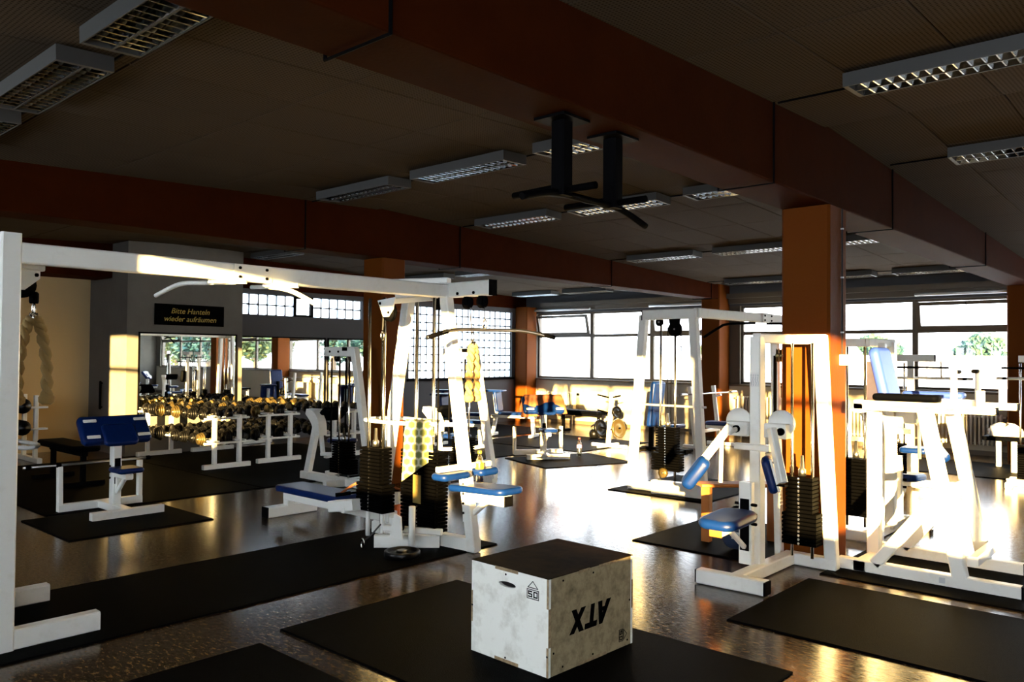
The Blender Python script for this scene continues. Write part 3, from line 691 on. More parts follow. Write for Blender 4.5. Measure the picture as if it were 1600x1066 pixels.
# A-shaped main tower
MB().bar((-5.46, 4.7, 2.14), (-5.84, 4.7, 0.06), .095, .085, up=(0, 1, 0)).build('post', W, XO)
MB().bar((-5.0, 4.72, 2.14), (-4.72, 4.80, 0.03), .095, .085, up=(0, 1, 0)).build('post', W, XO)
MB().bar((-5.66, 4.75, 2.195), (-4.49, 4.75, 2.195), .08, .125).build('boom', W, XO)
MB().box((-4.488, 4.708, 2.13), (-4.474, 4.792, 2.26)).build('boom_end_cap', 'black_paint', XO)
MB().bar((-5.62, 4.55, 2.285), (-5.05, 4.80, 2.285), .09, .05).build('top_plate', W, XO)
MB().bar((-5.92, 4.72, .06), (-4.70, 4.82, .06), .09, .11).build('base_beam', W, XO)
MB().bar((-5.45, 4.34, .06), (-5.05, 4.72, .06), .09, .11).build('base_beam', W, XO)
MB().bar((-5.40, 4.40, .17), (-4.92, 4.62, .17), .05, .05).build('stack_rail', W, XO)
for (x, y) in ((-4.57, 4.75), (-4.74, 4.75), (-5.1, 4.75)):
    pulley(XO, (x - .03, y, 2.085), (0, 1, 0), .055)
    for s in (-1, 1): B('pulley_cheek', 'black_paint', XO, (x - .05, y + s * .024 - .003, 2.06), (x - .01, y + s * .024 + .003, 2.14))
for x in (-4.66, -4.85, -5.2): bolt(XO, (x, 4.71, 2.16), (0, -1, 0), .014)
# left facing pulley plate of the tower
MB().prism([(-5.40, 4.30, 2.10), (-5.17, 4.30, 2.12), (-5.20, 4.30, 2.02), (-5.26, 4.30, 1.96), (-5.32, 4.30, 1.96)], (0, 0, 0), (0, .012, 0)).build('pulley_plate', W, XO)
MB().bar((-5.22, 4.32, 2.09), (-5.22, 4.75, 2.14), .05).build('pulley_arm', W, XO)
pulley(XO, (-5.28, 4.335, 2.0), (0, 1, 0), .08)
cable(XO, [(-5.36, 4.335, 2.0), (-5.37, 4.335, 1.85)], .006); carabiner(XO, (-5.37, 4.335, 1.84), .07)
bolt(XO, (-5.36, 4.30, 2.075), (0, -1, 0)); bolt(XO, (-5.25, 4.30, 1.995), (0, -1, 0))
rods(XO, [(-5.70, 4.46), (-5.50, 4.46), (-5.30, 4.66), (-5.08, 4.66)], .16, 2.14, .015)
rods(XO, [(-5.60, 4.52), (-4.98, 4.62)], .16, 2.14, .007, 'black_paint')
stack(XO, -5.60, 4.46, .28, 18, .27, .14, 8, .36)
stack(XO, -5.19, 4.66, .15, 22, .44, .15)
for x in (-5.70, -5.50): MB().tube([(x, 4.46, .05), (x, 4.46, .28)], .02, 8).build('rod_socket', W, XO, True)
MB().box((-5.19 - .05, 4.578, .38), (-5.19 + .05, 4.583, .62)).build('weight_scale', 'plate_gold', XO)
MB().prism([(-5.28, 4.36, .12), (-5.12, 4.36, .12), (-5.14, 4.36, .30), (-5.22, 4.36, .32)], (0, 0, 0), (0, .012, 0)).build('low_pulley_plate', W, XO)
pulley(XO, (-5.20, 4.395, .22), (0, 1, 0), .055)
MB().tube([(-5.03, 4.39, .08), (-5.03, 4.39, .40)], .028, 10).build('rod_socket', W, XO, True)
cable(XO, [(-5.42, 4.38, .20), (-5.48, 4.32, .10), (-5.50, 4.24, .05)], .008)
carabiner(XO, (-5.46, 4.22, .10), .08)
# lat bar and rope on the boom
cable(XO, [(-4.57, 4.75, 2.04), (-4.57, 4.75, 1.93)]); carabiner(XO, (-4.57, 4.75, 1.94), .08)
lat = MB().tube(bez([(-4.58, 4.13, 1.775), (-4.57, 4.36, 1.835), (-4.57, 4.55, 1.85), (-4.57, 4.75, 1.852), (-4.57, 4.98, 1.855), (-4.57, 5.25, 1.855), (-4.58, 5.66, 1.81)], 5), .0145, 10).build('lat_bar', 'steel', XO, True)
for a, b in ((4.13, 4.34), (5.46, 5.66)): MB().tube([(-4.58, a, 1.776 if a < 5 else 1.838), (-4.575, b, 1.83 if a < 5 else 1.81)], .0185, 10).build('bar_grip', 'black_rubber', lat, True)
cable(XO, [(-4.74, 4.75, 2.04), (-4.74, 4.77, 1.82)], .005); carabiner(XO, (-4.74, 4.78, 1.84), .08)
rope_attachment(XO, (-4.74, 4.79, 1.76), .46, .055, (-.2, 1, 0))
# seat and thigh bar of the lat station
MB().bar((-4.80, 4.80, .475), (-4.34, 4.80, .475), .10, .085).build('seat_beam', W, XO)
B('seat_end_cap', 'black_paint', XO, (-4.342, 4.752, .434), (-4.330, 4.848, .516))
MB().bar((-4.80, 4.80, .27), (-4.58, 4.80, .44), .045).build('seat_strut', W, XO)
MB().bar((-4.80, 4.80, .25), (-4.82, 4.80, .56), .06).build('seat_bracket', W, XO)
MB().pad((-4.60, 4.80, .548), (.32, 0, .012), (0, .15, 0), (0, 0, .028), .07, .025).build('seat_pad', 'blue_vinyl', XO, True)
for z in (.33, .41, .49, .57): MB().lathe([(.011, 0), (.011, .01)], (-4.79, 4.745, z), (0, -1, 0), 8).build('adjust_hole', 'black_paint', XO)
MB().bar((-4.76, 4.42, .722), (-4.76, 5.02, .722), .05, .045).build('thigh_bar', W, XO)
MB().pad((-4.74, 4.55, .665), (.09, 0, 0), (0, .16, 0), (0, 0, .03), .05, .028).build('thigh_pad', 'blue_vinyl', XO, True)
MB().pad((-4.74, 4.93, .665), (.09, 0, 0), (0, .12, 0), (0, 0, .03), .05, .028).build('thigh_pad', 'blue_vinyl', XO, True)
# towel rail loop
MB().tube(bez([(-5.08, 4.83, 1.06), (-5.5, 4.84, 1.06), (-5.74, 4.83, 1.06), (-5.85, 4.66, 1.06), (-5.80, 4.50, 1.06), (-5.6, 4.46, 1.06), (-5.3, 4.47, 1.06), (-5.05, 4.60, 1.06), (-4.88, 4.72, 1.06)], 5), .017, 10).build('hand_rail', W, XO, True)
# rowing bench
MB().bar((-7.22, 4.62, .21), (-5.55, 4.62, .21), .10, .10).build('bench_beam', W, XO)
MB().bar((-5.56, 4.62, .21), (-5.56, 4.62, .02), .10, .08).build('bench_post', W, XO)
MB().bar((-7.23, 4.38, .055), (-7.23, 4.95, .055), .11, .105).build('foot', W, XO)
B('foot_cap', 'black_paint', XO, (-7.285, 4.366, .002), (-7.175, 4.379, .108))
MB().bar((-7.20, 4.62, .10), (-7.20, 4.62, .18), .08).build('bench_post', W, XO)
MB().pad((-6.68, 4.62, .295), (.52, 0, 0), (0, .17, 0), (0, 0, .032), .04, .02).build('bench_pad', 'blue_vinyl', XO, True)
for y in (4.36, 4.88):
    MB().bar((-6.08, y, .27), (-5.72, y, .33), .11, .10).build('foot_plate', W, XO)
    B('foot_plate_cap', 'black_paint', XO, (-6.094, y - .035, .245), (-6.080, y + .035, .295))
MB().bar((-5.85, 4.30, .27), (-5.85, 4.94, .27), .05).build('foot_plate_axle', W, XO)

# row handle left on the foot plates
t = thing('row_handle', (-5.9, 4.62, .3), 'dark looped pull handle lying on the white rowing foot plates', 'handle grip')
MB().tube(bez([(-6.02, 4.40, .385), (-5.95, 4.52, .47), (-5.86, 4.62, .485), (-5.78, 4.72, .46), (-5.70, 4.84, .40)], 5), .012, 8).build('strap', 'towel_brown', t, True)
MB().tube(bez([(-6.02, 4.40, .385), (-5.90, 4.45, .40), (-5.78, 4.62, .42), (-5.72, 4.80, .40), (-5.70, 4.84, .40)], 5), .010, 8).build('strap', 'black_rubber', t, True)
MB().tube([(-6.04, 4.36, .375), (-5.98, 4.48, .385)], .018, 10).build('grip', 'black_rubber', t, True)

# towel on the hand rail --------------------------------------------
def towel(name, top_pts, drop_f, drop_b, m, label, cat, loc, seed=1, thick=.006, fold=.018, gap=.022):
    rnd = random.Random(seed); n = len(top_pts) - 1; nz = 12
    def surf(u, v):   # v from -1 (front hem) to 1 (back hem)
        p = V(top_pts[0]).lerp(V(top_pts[-1]), u); d = (V(top_pts[-1]) - V(top_pts[0])); nrm = V(d.y, -d.x, 0).normalized()
        f = math.sin(u * 9 + seed) * fold * min(1, abs(v) * 2.5) + math.sin(u * 23 + v * 2) * fold * .4 * abs(v)
        dr = (drop_f[0] * (1 - u) + drop_f[1] * u) if v < 0 else (drop_b[0] * (1 - u) + drop_b[1] * u)
        off = gap if v < 0 else -gap
        a = min(1, abs(v) * 6)
        wd = 1 + .25 * abs(v)
        q = V(top_pts[0]).lerp(V(top_pts[-1]), .5) + d * (u - .5) * wd
        return q + nrm * (off * a + f * (1 if v < 0 else -1)) + V(0, 0, .022 * (1 - a) - dr * abs(v))
    mb = MB(); nu = 22; grid = []
    vs = [-1 + 2 * j / (2 * nz) for j in range(2 * nz + 1)]
    for v in vs: grid.append([surf(i / nu, v) for i in range(nu + 1)])
    pts = [p for r in grid for p in r]; fs = []
    for j in range(2 * nz):
        for i in range(nu): a = j * (nu + 1) + i; fs.append((a, a + 1, a + nu + 2, a + nu + 1))
    mb.add(pts, fs); o = mb.build(name, m, None, True)
    md = o.modifiers.new('thickness', 'SOLIDIFY'); md.thickness = thick; md.offset = 0
    tag(o, label, cat); return o
towel('towel', [(-5.22, 4.475, 1.075), (-5.04, 4.60, 1.075)], (.50, .30), (.12, .12), 'towel_green', 'green towel with pale hexagons hanging on the white hand rail', 'towel', None, 3)

def bottle(loc, h, r, cap, label, drink, lab='yellow_plastic'):
    t = thing('drink_bottle', loc, label, 'bottle', local=True)
    k = h
    MB().lathe([(r * .7, 0), (r, .008), (r, .36 * k), (r * .92, .40 * k), (r, .45 * k), (r, .62 * k), (r * .8, .74 * k), (r * .42, .86 * k), (r * .36, .93 * k)], n=18).build('body', 'bottle_clear', t, True)
    MB().lathe([(r * .6, .004), (r * .93, .010), (r * .93, .34 * k), (r * .1, .341 * k)], n=16).build('drink', drink, t, True)
    MB().lathe([(r * 1.01, .44 * k), (r * 1.015, .445 * k), (r * 1.015, .615 * k), (r * 1.01, .62 * k)], n=18).build('label_band', lab, t, True)
    MB().lathe([(r * .46, .92 * k), (r * .48, .93 * k), (r * .48, .99 * k), (r * .40, 1.0 * k)], n=14).build('cap', cap, t, True)
    return t
glass_mat('drink_clear', .05, (.9, .9, .84)); glass_mat('drink_dark', .05, (.45, .34, .30))
bottle((-4.72, 4.86, .577), .265, .036, 'yellow_plastic', 'drink bottle with yellow cap on the blue lat seat', 'drink_dark')

def disc_plate(loc, r, label, w=.035):
    t = thing('weight_disc', loc, label, 'weight plate', local=True)
    MB().lathe([(.026, 0), (r * .97, 0), (r, .006), (r, w - .006), (r * .96, w), (r * .84, w), (r * .80, w * .62), (r * .38, w * .62), (r * .34, w), (.026, w), (.026, w * .3)], n=36).build('disc', 'iron', t, True)
    MB().lathe([(.027, w * .2), (.040, w * .2), (.040, w + .002), (.027, w + .002)], n=20).build('hub', 'steel', t, True)
    return t
disc_plate((-5.02, 4.28, .013), .145, 'iron weight disc lying flat before the cable crossover', .05)

# ------------------------------------------------------------------ free-standing cable crossover in the middle
TW = thing('cable_tower', (-5.1, 8.5, 0), 'tall white A-shaped cable tower with weight stack in the middle of the room', 'gym machine')
MB().bar((-5.44, 8.5, 2.16), (-5.60, 8.47, .04), .10, .09, up=(0, 1, 0)).build('post', W, TW)
MB().bar((-4.76, 8.5, 2.16), (-4.64, 8.53, .04), .10, .09, up=(0, 1, 0)).build('post', W, TW)
MB().bar((-5.44, 8.5, 2.16), (-4.70, 8.5, 2.16), .09, .12).build('head_beam', W, TW)
B('head_cap', 'black_paint', TW, (-5.452, 8.452, 2.098), (-5.440, 8.548, 2.222))
MB().bar((-5.62, 8.47, .06), (-5.10, 8.50, .06), .10, .11).build('base_beam', W, TW)
MB().bar((-5.22, 8.36, .09), (-4.60, 8.44, .09), .10, .16).build('base_beam', W, TW)
MB().tube([(-5.55, 8.5, 1.06), (-4.60, 8.52, 1.06)], .014, 8).build('hand_rail', W, TW, True)
rods(TW, [(-5.20, 8.5), (-5.00, 8.5)], .12, 2.1, .014)
rods(TW, [(-5.13, 8.54), (-5.08, 8.54)], .3, 2.1, .005, 'black_paint')
stack(TW, -5.10, 8.5, .28, 17, .26, .13, 7, .38)
pulley(TW, (-5.22, 8.5, 2.07), (0, 1, 0), .05)
pulley(TW, (-4.98, 8.46, 1.98), (0, 1, 0), .09)
MB().prism([(-5.06, 8.44, 2.1), (-4.90, 8.44, 2.1), (-4.92, 8.44, 1.97), (-5.02, 8.44, 1.93)], (0, 0, 0), (0, .01, 0)).build('pulley_plate', 'black_paint', TW)
cable(TW, [(-4.90, 8.46, 1.97), (-4.90, 8.46, 1.86)], .006); carabiner(TW, (-4.90, 8.46, 1.86), .09)
MB().tube([(-4.90, 8.46, 1.77), (-4.90, 8.46, 1.58)], .009, 6).build('chain', 'iron', TW)
pulley(TW, (-5.10, 8.40, .26), (0, 1, 0), .06, 'brass_iron')
MB().bar((-4.72, 8.5, 2.17), (-4.55, 11.75, 2.17), .08, .115).build('overhead_beam', W, TW)
MB().box((-4.70, 10.0, 2.11), (-4.58, 10.3, 2.235)).build('splice_plate', W, TW)
for y in (10.05, 10.25):
    for z in (2.14, 2.2): bolt(TW, (-4.58, y, z), (1, 0, 0), .014)
MB().tube(bez([(-4.64, 9.9, 2.10), (-5.0, 9.85, 2.09), (-5.12, 9.84, 2.05), (-5.35, 9.84, 1.92)], 5), .018, 10).build('chin_up_handle', 'black_paint', TW, True)
MB().tube(bez([(-4.62, 10.2, 2.10), (-4.3, 10.2, 2.09), (-4.0, 10.2, 2.06)], 5), .018, 10).build('chin_up_handle', 'black_paint', TW, True)
MB().bar((-4.90, 11.75, 2.16), (-4.20, 11.75, 2.16), .09, .12).build('head_beam', W, TW)
MB().bar((-4.88, 11.75, 2.16), (-5.02, 11.75, 0), .10, .09, up=(0, 1, 0)).build('post', W, TW)
MB().bar((-4.24, 11.75, 2.16), (-4.10, 11.75, 0), .10, .09, up=(0, 1, 0)).build('post', W, TW)
MB().bar((-5.05, 11.75, .06), (-4.08, 11.75, .06), .10, .11).build('base_beam', W, TW)
rods(TW, [(-4.66, 11.75), (-4.46, 11.75)], .1, 2.1, .014)
stack(TW, -4.56, 11.75, .12, 16, .28, .13)

# ------------------------------------------------------------------ plyo box (local frame: centre of its base)
PX = thing('plyo_box', (-2.858, 3.545, .0125), 'pale plywood jump box with black letters and a hand slot', 'box', rz=-.035, local=True)
a, b, h, th = .283, .362, .495, .018
def holed_panel(y0, y1):
    cx, cz, rx, rz_ = -.01, .413, .063, .015      # hand slot in the -y face
    angs = sorted([i * 2 * PI / 48 for i in range(48)] + [math.atan2(zz - cz, xx - cx) % (2 * PI) for xx in (-a, a) for zz in (0, h)])
    hole, outer = [], []
    for t in angs:
        c, s = math.cos(t), math.sin(t); hole.append((cx + rx * c, cz + rz_ * s))
        k = min([((a if c > 0 else -a) - cx) / c if abs(c) > 1e-6 else 9, ((h if s > 0 else 0) - cz) / s if abs(s) > 1e-6 else 9]); outer.append((cx + c * k, cz + s * k))
    n = len(angs); vs = []
    for y in (y0, y1): vs += [(x, y, z) for x, z in hole] + [(x, y, z) for x, z in outer]
    fs = []
    for i in range(n):
        j = (i + 1) % n
        fs += [(i, j, n + j, n + i), (2 * n + i, 3 * n + i, 3 * n + j, 2 * n + j), (i, 2 * n + i, 2 * n + j, j), (n + i, n + j, 3 * n + j, 3 * n + i)]
    return MB().add(vs, fs)
holed_panel(-b, -b + th).build('panel', 'ply_white', PX)
B('panel', 'ply_white', PX, (-a, b - th, 0), (a, b, h)); B('panel', 'ply_white', PX, (-a, -b + th, 0), (-a + th, b - th, h))
B('panel', 'ply_side_shade', PX, (a - th, -b + th, 0), (a, b - th, h), bevel=.002)
B('panel', 'ply_top_shade', PX, (-a - .001, -b - .001, h), (a + .001, b + .001, h + .004)); B('panel', 'ply_white', PX, (-a + th, -b + th, 0), (a - th, b - th, th))
e = .0012
for lo, hi in (((-.10, -b - e, .0), (.075, -b, .017)), ((-.10, -b - e, h - .014), (.07, -b, h + .003)), ((-a - e, -b - e, .16), (-a + .010, -b, .33)), ((a - .012, -b - e, 0), (a + e, -b, .15)), ((a - .012, -b - e, .345), (a + e, -b, h)),
               ((a, -b - e, .15), (a + e, -b + .017, .345)), ((a, -.12, 0), (a + e, .12, .016)), ((a, -.12, h - .012), (a + e, -.03, h + .003)), ((a, .05, h - .012), (a + e, .20, h + .003)), ((a, b - .014, .2), (a + e, b + e, .36))):
    B('finger_joint', 'ply_edge', PX, lo, hi)
for (x, z) in ((-.02, .025), (-.02, h - .03), (-a + .006, .25), (a - .008, .105)): MB().lathe([(.006, 0), (.006, .0015)], (x, -b, z), (0, -1, 0), 8).build('screw', 'print_black', PX)
for (y, z) in ((-b + .04, .115), (b - .05, .03), (b - .03, .25), (.0, h - .03), (-.25, h - .025), (.0, .03), (-.25, .03)): MB().lathe([(.006, 0), (.006, .0015)], (a, y, z), (1, 0, 0), 8).build('screw', 'print_black', PX)
def stroke(mb, pts, w, f, closed=False):     # flat strokes in (u, v) mapped to 3D by f
    pts = list(pts) + ([pts[0]] if closed else [])
    for (u0, v0), (u1, v1) in zip(pts[:-1], pts[1:]):
        d = V(u1 - u0, v1 - v0, 0); L = d.length; d /= L; n = V(-d.y, d.x, 0) * w / 2; e0 = d * w / 2
        q = [(u0 - e0.x + n.x, v0 - e0.y + n.y), (u0 - e0.x - n.x, v0 - e0.y - n.y), (u1 + e0.x - n.x, v1 + e0.y - n.y), (u1 + e0.x + n.x, v1 + e0.y + n.y)]
        mb.add([f(u, v, 0) for u, v in q] + [f(u, v, 1) for u, v in q], [(0, 1, 2, 3), (7, 6, 5, 4), (0, 4, 5, 1), (1, 5, 6, 2), (2, 6, 7, 3), (3, 7, 4, 0)])
def poly(mb, pts, f):
    n = len(pts); mb.add([f(u, v, 0) for u, v in pts] + [f(u, v, 1) for u, v in pts], [tuple(range(n)), tuple(range(2 * n - 1, n - 1, -1))])
def mark50(f):   # triangle over a framed 50
    mb = MB(); w = .004
    stroke(mb, [(-.034, .014), (.034, .014), (0, .048)], w, f, True)
    stroke(mb, [(-.04, .004), (.04, .004), (.04, -.042), (-.04, -.042)], w, f, True)
    stroke(mb, [(-.008, -.006), (-.03, -.006), (-.03, -.019), (-.008, -.019), (-.008, -.032), (-.03, -.032)], .007, f)
    stroke(mb, [(.008, -.006), (.03, -.006), (.03, -.032), (.008, -.032)], .007, f, True)
    return mb
T_ = .0008
mark50(lambda u, v, k: (.175 + u, -b - .0003 - k * T_, .418 + v)).build('height_mark', 'print_black', PX)
mark50(lambda u, v, k: (a + .0003 + k * T_, .268 + v * .8, .068 - u * .8)).build('height_mark', 'print_black', PX)
def fx(u, v, k):  # upside-down italic lettering on the +x face, u runs to -y, v downwards
    return (a + .0003 + k * T_, -.015 - u, .238 - v)
lt = MB()
def it(pts): return [(u + v * .14, v) for u, v in pts]
H2 = .062
poly(lt, it([(-.165, -H2), (-.125, -H2), (-.075, H2), (-.075, H2), (-.105, H2)]), fx); poly(lt, it([(-.105, H2), (-.075, H2), (-.05, -H2), (-.088, -H2)]), fx)
poly(lt, it([(-.115, -.028), (-.085, -.028), (-.085, -.005), (-.105, -.005)]), fx)
poly(lt, it([(-.055, H2), (.05, H2), (.05, H2 - .03), (-.055, H2 - .03)]), fx); poly(lt, it([(-.022, H2 - .03), (.012, H2 - .03), (.012, -H2), (-.022, -H2)]), fx)
poly(lt, it([(.055, H2), (.095, H2), (.175, -H2), (.135, -H2)]), fx); poly(lt, it([(.135, H2), (.175, H2), (.095, -H2), (.055, -H2)]), fx)
lt.build('lettering', 'print_black', PX)

# ------------------------------------------------------------------ pec machine at the orange column
PC = thing('pec_machine', (-2.62, 5.8, 0), 'white seated arm machine with blue pads in front of the orange column', 'gym machine')
MB().bar((-2.92, 5.31, .055), (-2.41, 5.33, .055), .09, .10).build('foot', W, PC)
for x in (-2.926, -2.404): B('foot_cap', 'black_paint', PC, (x - .006, 5.27, .01), (x + .006, 5.37, .10))
MB().bar((-2.66, 5.33, .05), (-2.66, 6.34, .05), .10, .09).build('base_beam', W, PC)
MB().bar((-2.66, 6.32, .05), (-2.29, 6.32, .05), .09, .09).build('base_beam', W, PC)
MB().bar((-2.70, 5.80, 0.05), (-2.70, 5.80, 1.80), .085, .10).build('post', W, PC)
MB().bar((-2.33, 6.32, 0.02), (-2.40, 6.26, 1.82), .095, .08, up=(0, 1, 0)).build('post', W, PC)
MB().bar((-2.78, 6.38, 0.02), (-2.76, 6.24, 1.78), .06, .06, up=(0, 1, 0)).build('post', W, PC)
MB().path([(-2.70, 5.78, 1.79), (-2.62, 6.24, 1.79), (-2.36, 6.26, 1.79)], .07, .075).build('head_beam', W, PC)
for y in (5.83, 5.89): pulley(PC, (-2.61, y + .12, 1.66), (1, .4, 0), .055, 'brass_iron', .02)
B('belt', 'black_rubber', PC, (-2.660, 5.99, .72), (-2.650, 6.03, 1.66))
rods(PC, [(-2.59, 6.18), (-2.43, 6.18)], .1, 1.76, .012)
stack(PC, -2.51, 6.18, .20, 17, .21, .13, 8, .27)
for x in (-2.83, -2.53):
    MB().box((x - .085, 5.72, 1.045), (x + .085, 5.84, 1.155)).build('shoulder_box', W, PC, bevel=.008)
    p = MB().lathe([(.02, -.012), (.095, -.012), (.10, -.004), (.10, .004), (.095, .012), (.02, .012)], (x + (.02 if x > -2.6 else -.02), 5.80, 1.155), (.15, -1, 0), 28).build('cam_cover', W, PC, True)
    MB().lathe([(.028, 0), (.028, .02), (.016, .022), (.016, .0)], (x + (.05 if x > -2.6 else .0), 5.72, 1.10), (0, -1, 0), 14).build('bearing', 'black_rubber', PC, True)
MB().bar((-2.86, 5.76, .965), (-2.58, 5.76, .965), .05, .05).build('cross_bar', W, PC)
# arms and elbow pads
MB().bar((-2.82, 5.60, 1.13), (-3.09, 5.50, .74), .055, .06).build('arm', W, PC)
MB().bar((-2.83, 5.72, 1.10), (-2.83, 5.58, 1.08), .035).build('arm_axle', W, PC)
MB().pad((-3.0, 5.40, .78), (-.075, -.03, -.11), (.035, -.045, -.015), (.03, .02, -.025), .05, .035, 6).build('elbow_pad', 'blue_vinyl', PC, True)
MB().bar((-2.50, 5.60, 1.13), (-2.38, 5.52, .76), .055, .06).build('arm', W, PC)
B('arm_cap', 'black_paint', PC, (-2.41, 5.48, .738), (-2.35, 5.54, .748))
MB().bar((-2.53, 5.72, 1.10), (-2.50, 5.58, 1.08), .035).build('arm_axle', W, PC)
MB().pad((-2.50, 5.58, .80), (.04, -.0, -.13), (.02, -.07, 0), (-.03, -.008, -.012), .05, .03, 6).build('elbow_pad', 'blue_vinyl', PC, True)
MB().pad((-2.455, 5.565, .80), (.035, 0, -.115), (.018, -.05, 0), (-.008, -.002, -.002), .03, .006, 3).build('pad_plate', W, PC)
for s in (-1, 1): bolt(PC, V(-2.445, 5.54, .80) + V(.028, -.01, -.09) * s, (1, -.2, .2), .008)
MB().tube([(-2.89, 5.60, 1.05), (-2.89, 5.58, .70)], .016, 10).build('grip', W, PC, True)
# seat
MB().bar((-2.70, 5.62, .12), (-2.70, 5.62, .72), .10, .06).build('seat_post', W, PC)
B('seat_slot', 'black_paint', PC, (-2.735, 5.584, .22), (-2.665, 5.589, .60))
for z in (.42, .49, .56):
    MB().lathe([(.010, 0), (.012, .01), (.012, .04), (.008, .045)], (-2.655, 5.60, z), (1, 0, 0), 8).build('adjust_pin', 'black_paint', PC)
    MB().lathe([(.010, 0), (.012, .01), (.012, .03)], (-2.75, 5.60, z), (-1, 0, 0), 8).build('adjust_pin', 'black_paint', PC)
MB().bar((-2.70, 5.60, .445), (-2.70, 5.15, .42), .09, .06).build('seat_beam', W, PC)
B('seat_beam_cap', 'orange_panel', PC, (-2.745, 5.138, .39), (-2.655, 5.150, .45))
MB().bar((-2.70, 5.58, .25), (-2.70, 5.34, .41), .035).build('seat_strut', W, PC)
MB().pad((-2.70, 5.33, .485), (0, .23, .014), (.15, 0, 0), (0, 0, .036), .10, .034, 6).build('seat_pad', 'blue_vinyl', PC, True)
lg = MB()
for i in range(4):
    x = -2.727 + i * .018; lg.tube([(x, 5.748, 1.50), (x - .005, 5.748, 1.475), (x + .004, 5.748, 1.45), (x, 5.748, 1.43)], .003, 4); lg.lathe([(.006, -.001), (.006, .001)], (x, 5.748, 1.51), (0, 1, 0), 8)
lg.build('pictogram', 'label_grey', PC)
B('plaque', 'plastic_white', PC, (-2.738, 5.7475, 1.42), (-2.662, 5.7495, 1.53))
PC2 = clone(PC, (-2.50, 8.05, 0), PI, 'white seated arm machine half hidden behind the orange column')

# ------------------------------------------------------------------ knee raise station
DP = thing('knee_raise_station', (-1.7, 6.8, 0), 'white knee raise station with slanted legs and pale blue backrest', 'gym machine')
for y, yn in ((6.45, 0), (7.18, 1)):
    MB().bar((-2.32, y, .05), (-1.09 if yn == 0 else -1.2, y, .05), .08, .09).build('base_rail', W, DP)
    B('rail_cap', 'black_paint', DP, ((-1.092 if yn == 0 else -1.202), y - .04, .006), ((-1.080 if yn == 0 else -1.19), y + .04, .096))
    MB().bar((-1.47, y, .08), (-1.70, y, 1.26), .10, .085, up=(0, 1, 0)).build('leg', W, DP)
    MB().bar((-2.05, y, .08), (-1.57, y, .70), .085, .08, up=(0, 1, 0)).build('brace', W, DP)
    MB().bar((-2.20, y, 1.285), (-1.50, y, 1.285), .08, .075).build('arm_beam', W, DP)
    MB().bar((-1.52, y, 1.28), (-1.24, y, 1.28), .06, .055).build('arm_extension', W, DP)
    B('arm_cap', 'black_paint', DP, (-1.246, y - .03, 1.254), (-1.234, y + .03, 1.306))
    MB().pad((-1.83, y, 1.352), (.23, 0, 0), (0, .075, 0), (0, 0, .028), .04, .025, 5).build('arm_pad', 'dark_vinyl' if yn == 0 else 'pale_blue_vinyl', DP, True)
    MB().bar((-1.51, y, 1.30), (-1.51, y, 1.56), .04).build('grip_post', W, DP)
    MB().tube([(-1.51, y, 1.55), (-1.51, y + (.16 if yn == 0 else -.16), 1.55)], .016, 8).build('grip', 'black_rubber', DP, True)
    MB().bar((-1.34, y, 1.30), (-1.34, y, 1.42), .05).build('stop_post', W, DP)
MB().bar((-2.16, 6.41, .05), (-2.16, 7.22, .05), .085, .085).build('cross_rail', W, DP)
MB().bar((-1.40, 6.49, .2), (-1.40, 7.14, .2), .07, .07).build('cross_rail', W, DP)
MB().bar((-1.58, 6.49, .66), (-1.58, 7.14, .66), .07, .07).build('cross_rail', W, DP)
MB().bar((-2.17, 6.80, .08), (-2.17, 6.80, 1.62), .10, .08).build('back_post', W, DP)
MB().bar((-2.17, 6.41, 1.26), (-2.17, 7.22, 1.26), .07, .07).build('cross_rail', W, DP)
MB().pad((-2.05, 6.66, 1.53), (.045, 0, -.20), (0, .17, 0), (.04, 0, .009), .06, .035, 6).build('backrest', 'pale_blue_vinyl', DP, True)
B('sticker', 'label_grey', DP, (-1.60, 6.4092, .03), (-1.56, 6.4098, .07))

